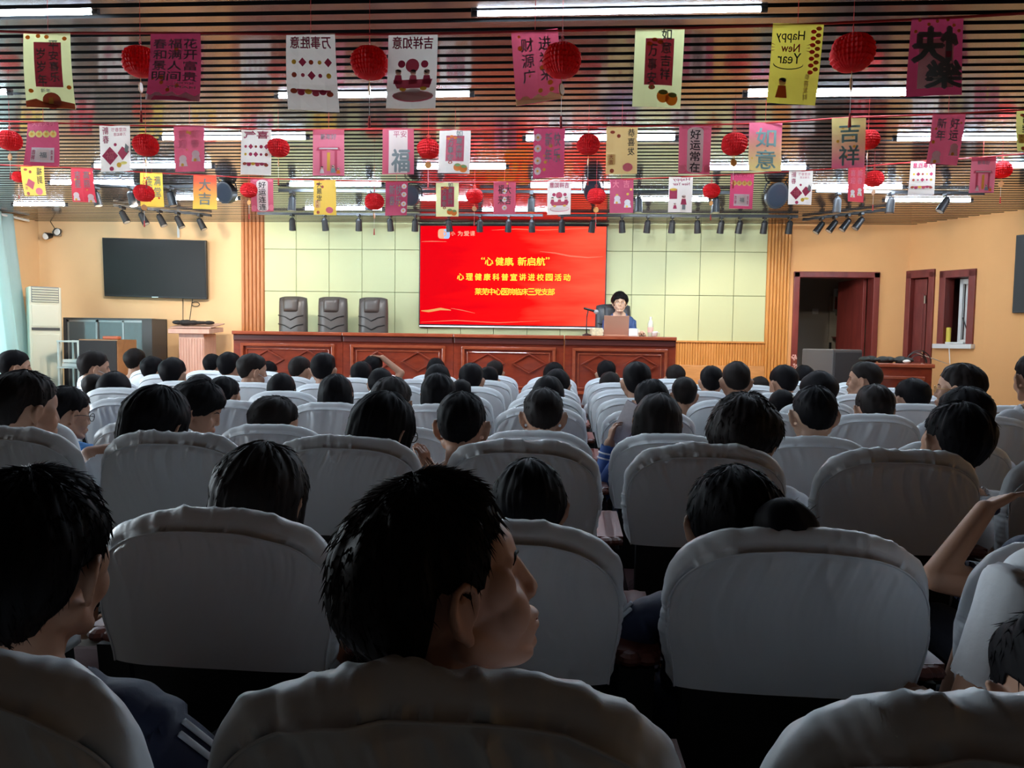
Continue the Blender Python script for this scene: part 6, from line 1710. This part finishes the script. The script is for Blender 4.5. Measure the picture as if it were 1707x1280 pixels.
# px of the head centre, px of the hair top, row, width in px, hair, yaw, pitch, roll, traits, options
A_ = lambda **k: k
PEOPLE = [
 (226, 581, 8, 33, 'short', 5, 0, 0, 'short hair'), (354, 590, 8, 29, 'short', 0, -5, 0, 'short hair'), (448, 602, 8, 28, 'bob', 0, -8, 0, 'bobbed hair'), (623, 593, 8, 31, 'short', 10, -6, 0, 'hand laid on the head', A_(pose='hand_on_head')),
 (727, 597, 8, 31, 'bob', 0, -4, 0, 'bobbed hair'), (825, 601, 8, 30, 'short', -5, -6, 0, 'short hair'), (924, 604, 8, 36, 'bob', 8, -4, 0, 'bobbed hair'), (1011, 601, 8, 34, 'short', 0, 0, 0, 'short hair'), (1126, 608, 8, 35, 'short', 0, 0, 0, 'short hair'), (1267, 628, 8, 30, 'short', 0, -10, 0, 'lowered head of short hair'), (1340, 609, 8, 31, 'short', 0, -4, 0, 'short hair'),
 (255, 594, 7, 35, 'short', 10, 0, 0, 'short hair'), (383, 587, 7, 39, 'short', 8, 0, 0, 'short hair'), (501, 594, 7, 39, 'crop', 18, 0, 0, 'cropped hair turned right'), (603, 603, 7, 41, 'short', 0, -4, 0, 'short hair'), (815, 611, 7, 34, 'short', -8, -6, 0, 'short hair'), (1017, 620, 7, 36, 'bob', 0, -6, 0, 'bobbed hair'),
 (26, 584, 6, 50, 'short', 48, -4, 0, 'short hair turned right', A_(face=True)), (158, 585, 6, 50, 'short', 50, -6, 0, 'white mask turned right', A_(face=True, extras=(('mask',),))), (289, 596, 6, 45, 'short', 0, 0, 0, 'short hair'), (422, 590, 6, 44, 'short', 50, -8, 0, 'white mask looking right', A_(face=True, extras=(('mask',),))), (540, 588, 6, 46, 'short', 0, 0, 0, 'short hair'), (635, 613, 6, 43, 'tied', 0, -10, 0, 'tied hair'), (730, 606, 6, 45, 'tied', 0, -6, 0, 'tied hair'),
 (786, 605, 6, 43, 'short', 0, 0, 0, 'short hair'), (930, 614, 6, 50, 'tied', 12, -4, 0, 'ponytail', A_(extras=(('pony', 'pale'),))), (1186, 610, 6, 38, 'short', 5, 0, 0, 'short hair'), (1306, 609, 6, 48, 'short', -25, -10, 0, 'short hair turned left'), (1440, 603, 6, 46, 'short', -62, 0, 0, 'face turned to the left', A_(face=True, shirt='tee')),
 (157, 624, 5, 36, 'short', 0, -8, 0, 'short hair'), (191, 620, 5, 58, 'bob', 0, -4, 0, 'bobbed hair'), (335, 624, 5, 42, 'short', 10, -6, 0, 'short hair'), (470, 622, 5, 46, 'bob', 0, 0, 0, 'bobbed hair'), (769, 633, 5, 36, 'short', 0, -8, 0, 'lowered head of short hair'), (914, 627, 5, 60, 'bob', -6, -4, 0, 'bobbed hair'),
 (1062, 603, 5, 57, 'short', 0, 2, 0, 'tall head of short hair'), (1141, 629, 5, 43, 'short', 0, -6, 0, 'short hair'), (1228, 603, 5, 50, 'crop', 5, 2, 0, 'cropped hair'), (1304, 649, 5, 40, 'tied', 0, -8, 0, 'tied hair', A_(extras=(('tie', (.05, -.075, .06)),))), (1365, 619, 5, 59, 'shaggy', -10, -10, 0, 'messy hair'), (1520, 631, 5, 55, 'short', -15, -4, 0, 'short spiky hair', A_(tufts=120)),
 (1728, 588, 4, 62, 'short', 0, 0, 0, 'hair cut off by the right edge'), (375, 628, 4, 50, 'short', 14, -4, 0, 'short hair'), (561, 624, 4, 57, 'bob', 0, 0, 0, 'bobbed hair'), (655, 628, 4, 74, 'short', 12, 0, 0, 'short brown hair', A_(y=3.6, hm=1)), (731, 622, 4, 58, 'bob', 0, 0, 0, 'bobbed hair and pale collar', A_(extras=(('tie', (.0, -.088, -.085)),))), (1086, 633, 4, 58, 'short', 0, -4, 0, 'short hair'), (1458, 641, 4, 65, 'short', 0, -4, 0, 'round head of short hair'), (1600, 606, 4, 66, 'short', -55, 0, 0, 'pink glasses turned left', A_(face=True, extras=(('glasses', M_GOLDF),))),
 (112, 645, 3, 66, 'short', 35, -12, 0, 'dark glasses and blue shirt', A_(face=True, smat=M_TEEB, extras=(('glasses', M_GLASSF),))), (331, 633, 3, 74, 'shaggy', 72, -24, 4, 'curly hair looking down to the right', A_(face=True)), (458, 661, 3, 84, 'short', 48, -14, 4, 'black glasses turned right', A_(face=True, extras=(('glasses', M_GLASSF),))), (771, 653, 3, 86, 'crop', 4, 0, 0, 'cropped hair and bare neck', A_(y=2.72)), (906, 647, 3, 70, 'crop', -4, -2, 0, 'cropped brown hair', A_(hm=1)), (1097, 656, 3, 82, 'bob', 8, -4, 4, 'bobbed hair holding up a notebook', A_(pose='notebook')), (1358, 643, 3, 79, 'crop', 2, 4, 0, 'cropped hair and large ears', A_(skin=M_SKINL)), (1609, 645, 3, 86, 'short', -10, -4, 0, 'spiky hair', A_(tufts=200)),
 (42, 619, 2, 112, 'short', 30, -6, 0, 'short hair', A_()), (261, 644, 2, 126, 'bob', 16, -8, 8, 'thick bobbed hair', A_(pose='elbow_left')), (640, 654, 2, 102, 'long', 34, -12, 6, 'long hair and a finger raised to the chin', A_(pose='chin', extras=(('glasses', M_GLASSF),))), (1245, 661, 2, 136, 'shaggy', 30, -14, 0, 'thick shaggy hair', A_(tufts=900, thick=1.25)), (1594, 670, 2, 120, 'short', -8, 0, 6, 'round head of short hair', A_()),
 (435, 738, 1, 155, 'long', 8, -6, 6, 'long dark hair', A_(tufts=700)), (883, 764, 1, 116, 'tied', -8, -12, 0, 'pale hair tie', A_(extras=(('tie', (.03, -.085, -.07)),), tufts=150)), (1226, 775, 1, 146, 'tied', -6, -10, 0, 'hair in a bun', A_(extras=(('bun', (.046, -.125, .012), .052), ('stripes', (-1, 1))), shirt='jacket', tufts=500, pose='elbow_out', y=1.585)),
]
def pose_arms(kind, hc, sc):
    """arm joints in template space for the special poses"""
    a = {s: REST_ARMS[s] for s in (-1, 1)}
    if kind == 'hand_on_head': a[1] = ((.165, -.01, .80), (.27, .03, .98), (.09, -.01, 1.135), (-1, .0, .15), .25, (0, -.1, -1))
    if kind == 'chin': a[1] = ((.165, -.01, .80), (.20, .16, .66), (.125, .13, .86), (-.15, .1, 1), .9, (-.8, .3, 0))
    if kind == 'notebook': a[-1] = ((-.165, -.01, .80), (-.245, .12, .66), (-.20, .13, .90), (.20, .15, 1), .55, (1, .2, 0))
    if kind == 'elbow_out': a[-1] = ((-.165, -.01, .80), (-.30, .10, .63), (-.12, .27, .60), (1, .5, 0), .4, (0, 0, -1))
    if kind == 'elbow_left': a[-1] = ((-.165, -.01, .80), (-.30, .08, .885), (-.10, .10, .93), (1, .1, .25), .4, (0, -.3, 1))
    return a
ROWSEEN = {}
NOTE = {}
for e in sorted(PEOPLE, key=lambda e: (e[2], e[0])):
    px, py, row, wpx, hair, yaw, pitch, roll, trait = e[:9]; op = e[9] if len(e) > 9 else {}
    j = ROWSEEN.get(row, 0); ROWSEEN[row] = j + 1
    Y = op.get('y', ROWY[row] + .22)
    s = min(1.16, max(.84, wpx / FPX * Y / HW[hair]))
    q = PY(px, py, Y); hc = q - Vector((0, 0, (.022 + .083 + {'short': .018, 'crop': .011, 'shaggy': .024}.get(hair, .015)) * s))
    rngp = random.Random(int(px * 7 + row))
    root = Vector((hc.x, Y + .05, 0))
    face = op.get('face', False); pose = op.get('pose')
    if pose: tk = ('pose_' + pose, pose_arms(pose, None, s), .0048, .6, False)
    elif face: tk = KFACE
    else: tk = KFAR if row >= 5 else KMID
    shirt = op.get('shirt', 'tee'); smat = op.get('smat')
    if pose == 'notebook': shirt, smat = 'jacket', M_BLUEJ
    ex = list(op.get('extras', ()))
    if face: ex.append(('eyes', 0.002 if yaw > 0 else -.002))
    if pose == 'notebook': ex.append(('cuffs', (-1,)))
    rn = ROWNAME[row].replace('the ', '')
    lab = 'person with %s, %s from left in %s' % (trait, NTH[j], rn)
    if len(lab.split()) > 16: lab = 'person with %s, in %s' % (trait, rn)
    p = person(lab, hc, root, 0, yaw, pitch, roll, s, hair, op.get('thick', 1.0), M_HAIRB if op.get('hm') or rngp.random() < .3 else M_HAIR, shirt, smat, op.get('skin', M_SKIN), tk, seed=int(px) % 97, lod=0 if row <= 2 else (1 if row <= 4 else 2), tufts=op.get('tufts', {0: 0, 1: 300, 2: 200, 3: 120, 4: 60}.get(row, 0)), extras=ex, tw=.8)
    if pose: NOTE[pose] = (p, hc, s)

# ---- the boy in the nearest row who looks to the right
hc = PY(748, 980, .84)
person('boy in the nearest row turning his face to the right', hc, (hc.x - .04, .98, 0), 0, yaw=68, pitch=12, roll=-4, s=1.04, hair='thick', hthick=1.1, hmat=M_HAIRB, shirt='tee', skin=mat('skin_boy', (.66, .37, .26), rough=.5, noise_s=14, noise_amt=.05), tkey=('hero', REST_ARMS, .0034, 1.0, True), seed=11, lod=0, tufts=2600, extras=(('eyes', .003),))
# ---- the person at the left edge seen from behind
hc = PY(58, 948, .93)
person('person with short hair and striped navy jacket at the left edge, nearest row', hc, (hc.x - .02, .98, 0), 0, yaw=3, pitch=0, roll=2, s=1.06, hair='thick', shirt='jacket', tkey=('leftedge', {1: ((.165, -.01, .80), (.25, .08, .66), (.16, .26, .60), (-.5, 1, -.1), .4, (0, 0, -1)), -1: REST_ARMS[-1]}, .0045, .8, True), seed=21, lod=0, tufts=1500, extras=(('stripes', (-1, 1)), ('eyes', 0)))
p = bpy.data.objects[[o.name for o in COL.objects if o.get('label', '').startswith('person with short hair and striped navy')][0]]
mb = MB(); a, b_, c = PY(135, 1180, .90), PY(165, 1190, .88), PY(192, 1200, .90)
for dz_ in (0, -.012): mb.tube([a + Vector((0, 0, dz_)), b_ + Vector((0, 0, .006 + dz_)), c + Vector((0, 0, dz_))], [.004, .006, .004], 8)
mb.build('lime_badge', mat('lime_ribbon', (.45, .62, .06), rough=.5), p, world=True)
# ---- at the right edge: head with an ear, white shirt, raised arm
hc = PY(1782, 1180, .95)
person('person at the right edge of the nearest row showing one ear', hc, (hc.x, 1.0, 0), 0, yaw=6, pitch=-38, roll=0, s=1.0, hair='crop', tkey=('restclose', REST_ARMS, .0045, .8, True), seed=31, lod=0, tufts=300)
hc = PY(1850, 735, 1.22)
person('person in white short sleeved shirt at the right edge, before the raised arm', hc, (hc.x - .03, 1.20, 0), R(14), yaw=0, pitch=0, roll=0, s=1.05, hair='short', shirt='tee', tkey=('whitesleeve', {-1: ((-.165, -.01, .80), (-.235, .0, .58), (-.16, .20, .52), (.3, 1, -.2), .5, (0, .1, -1)), 1: REST_ARMS[1]}, .005, .8, False), seed=41, lod=0)
root = Vector((PY(1835, 900, 1.72).x, 1.80, 0))
el, wr, fg = PY(1540, 958, 1.66), PY(1622, 846, 1.76), PY(1700, 800, 1.82)
sh = PY(1690, 985, 1.74)
L = lambda p: tuple(p - root)
shl = Vector(L(sh)); arms = {-1: (tuple(shl), L(el), L(wr), tuple(fg - wr), .22, (.2, -.35, -1)), 1: REST_ARMS[1]}
person('person raising a bare left forearm at the right edge, navy striped sleeve', root + Vector((.02, 0, 1.02)), root, 0, hair='short', shirt='tee', smat=M_NAVY, skin=M_SKIN, tkey=('raisedarm', arms, .004, .9, False), seed=51, lod=0, extras=(('stripes', (-1,), 'short'),))

# ---- the lecturer behind the desk
Y = 9.12
q = PY(1033.5, 487, Y); s = 1.03
hc = q - Vector((0, 0, .125 * s))
root = Vector((hc.x, Y - .02, STAGE_Z - .02))
la = {1: ((.165, -.01, .80), (.30, .10, .66), (.26, .30, .765), (-.3, 1, .05), .4, (0, .1, -1)), -1: ((-.165, -.01, .80), (-.30, .10, .66), (-.24, .30, .765), (.3, 1, .05), .4, (0, .1, -1))}
p = person('lecturer in a dark blue top and pale cardigan sleeves smiling behind the laptop', hc, root, PI, yaw=0, pitch=-4, roll=0, s=s, hair='shaggy', hthick=1.1, shirt='cardigan', skin=mat('skin_fair', (.60, .38, .27), rough=.5), tkey=('lecturer', la, .0038, .8, True), seed=61, lod=0, tufts=120, extras=(('eyes', 0), ('glasses', M_GOLDF)), tw=.35)

# notebook held up by the person with bobbed hair
p, hc, s = NOTE['notebook']
c = PY(1043, 706, 3.46)
t = thing('notebook', 'open pale notebook held up beside bobbed hair in the fourth row', 'notebook', c, 0, None, rot=(R(-8), R(22), R(-30)))
MB().box((0, 0, 0), (.085, .012, .20)).build('pages', mat('notebook_page', (.72, .66, .68), rough=.7, noise_s=60, noise_amt=.15), t, bevel=.002)
MB().box((0, .009, 0), (.090, .005, .206)).build('back_cover', mat('notebook_cover', (.30, .22, .30), rough=.6), t, bevel=.002)
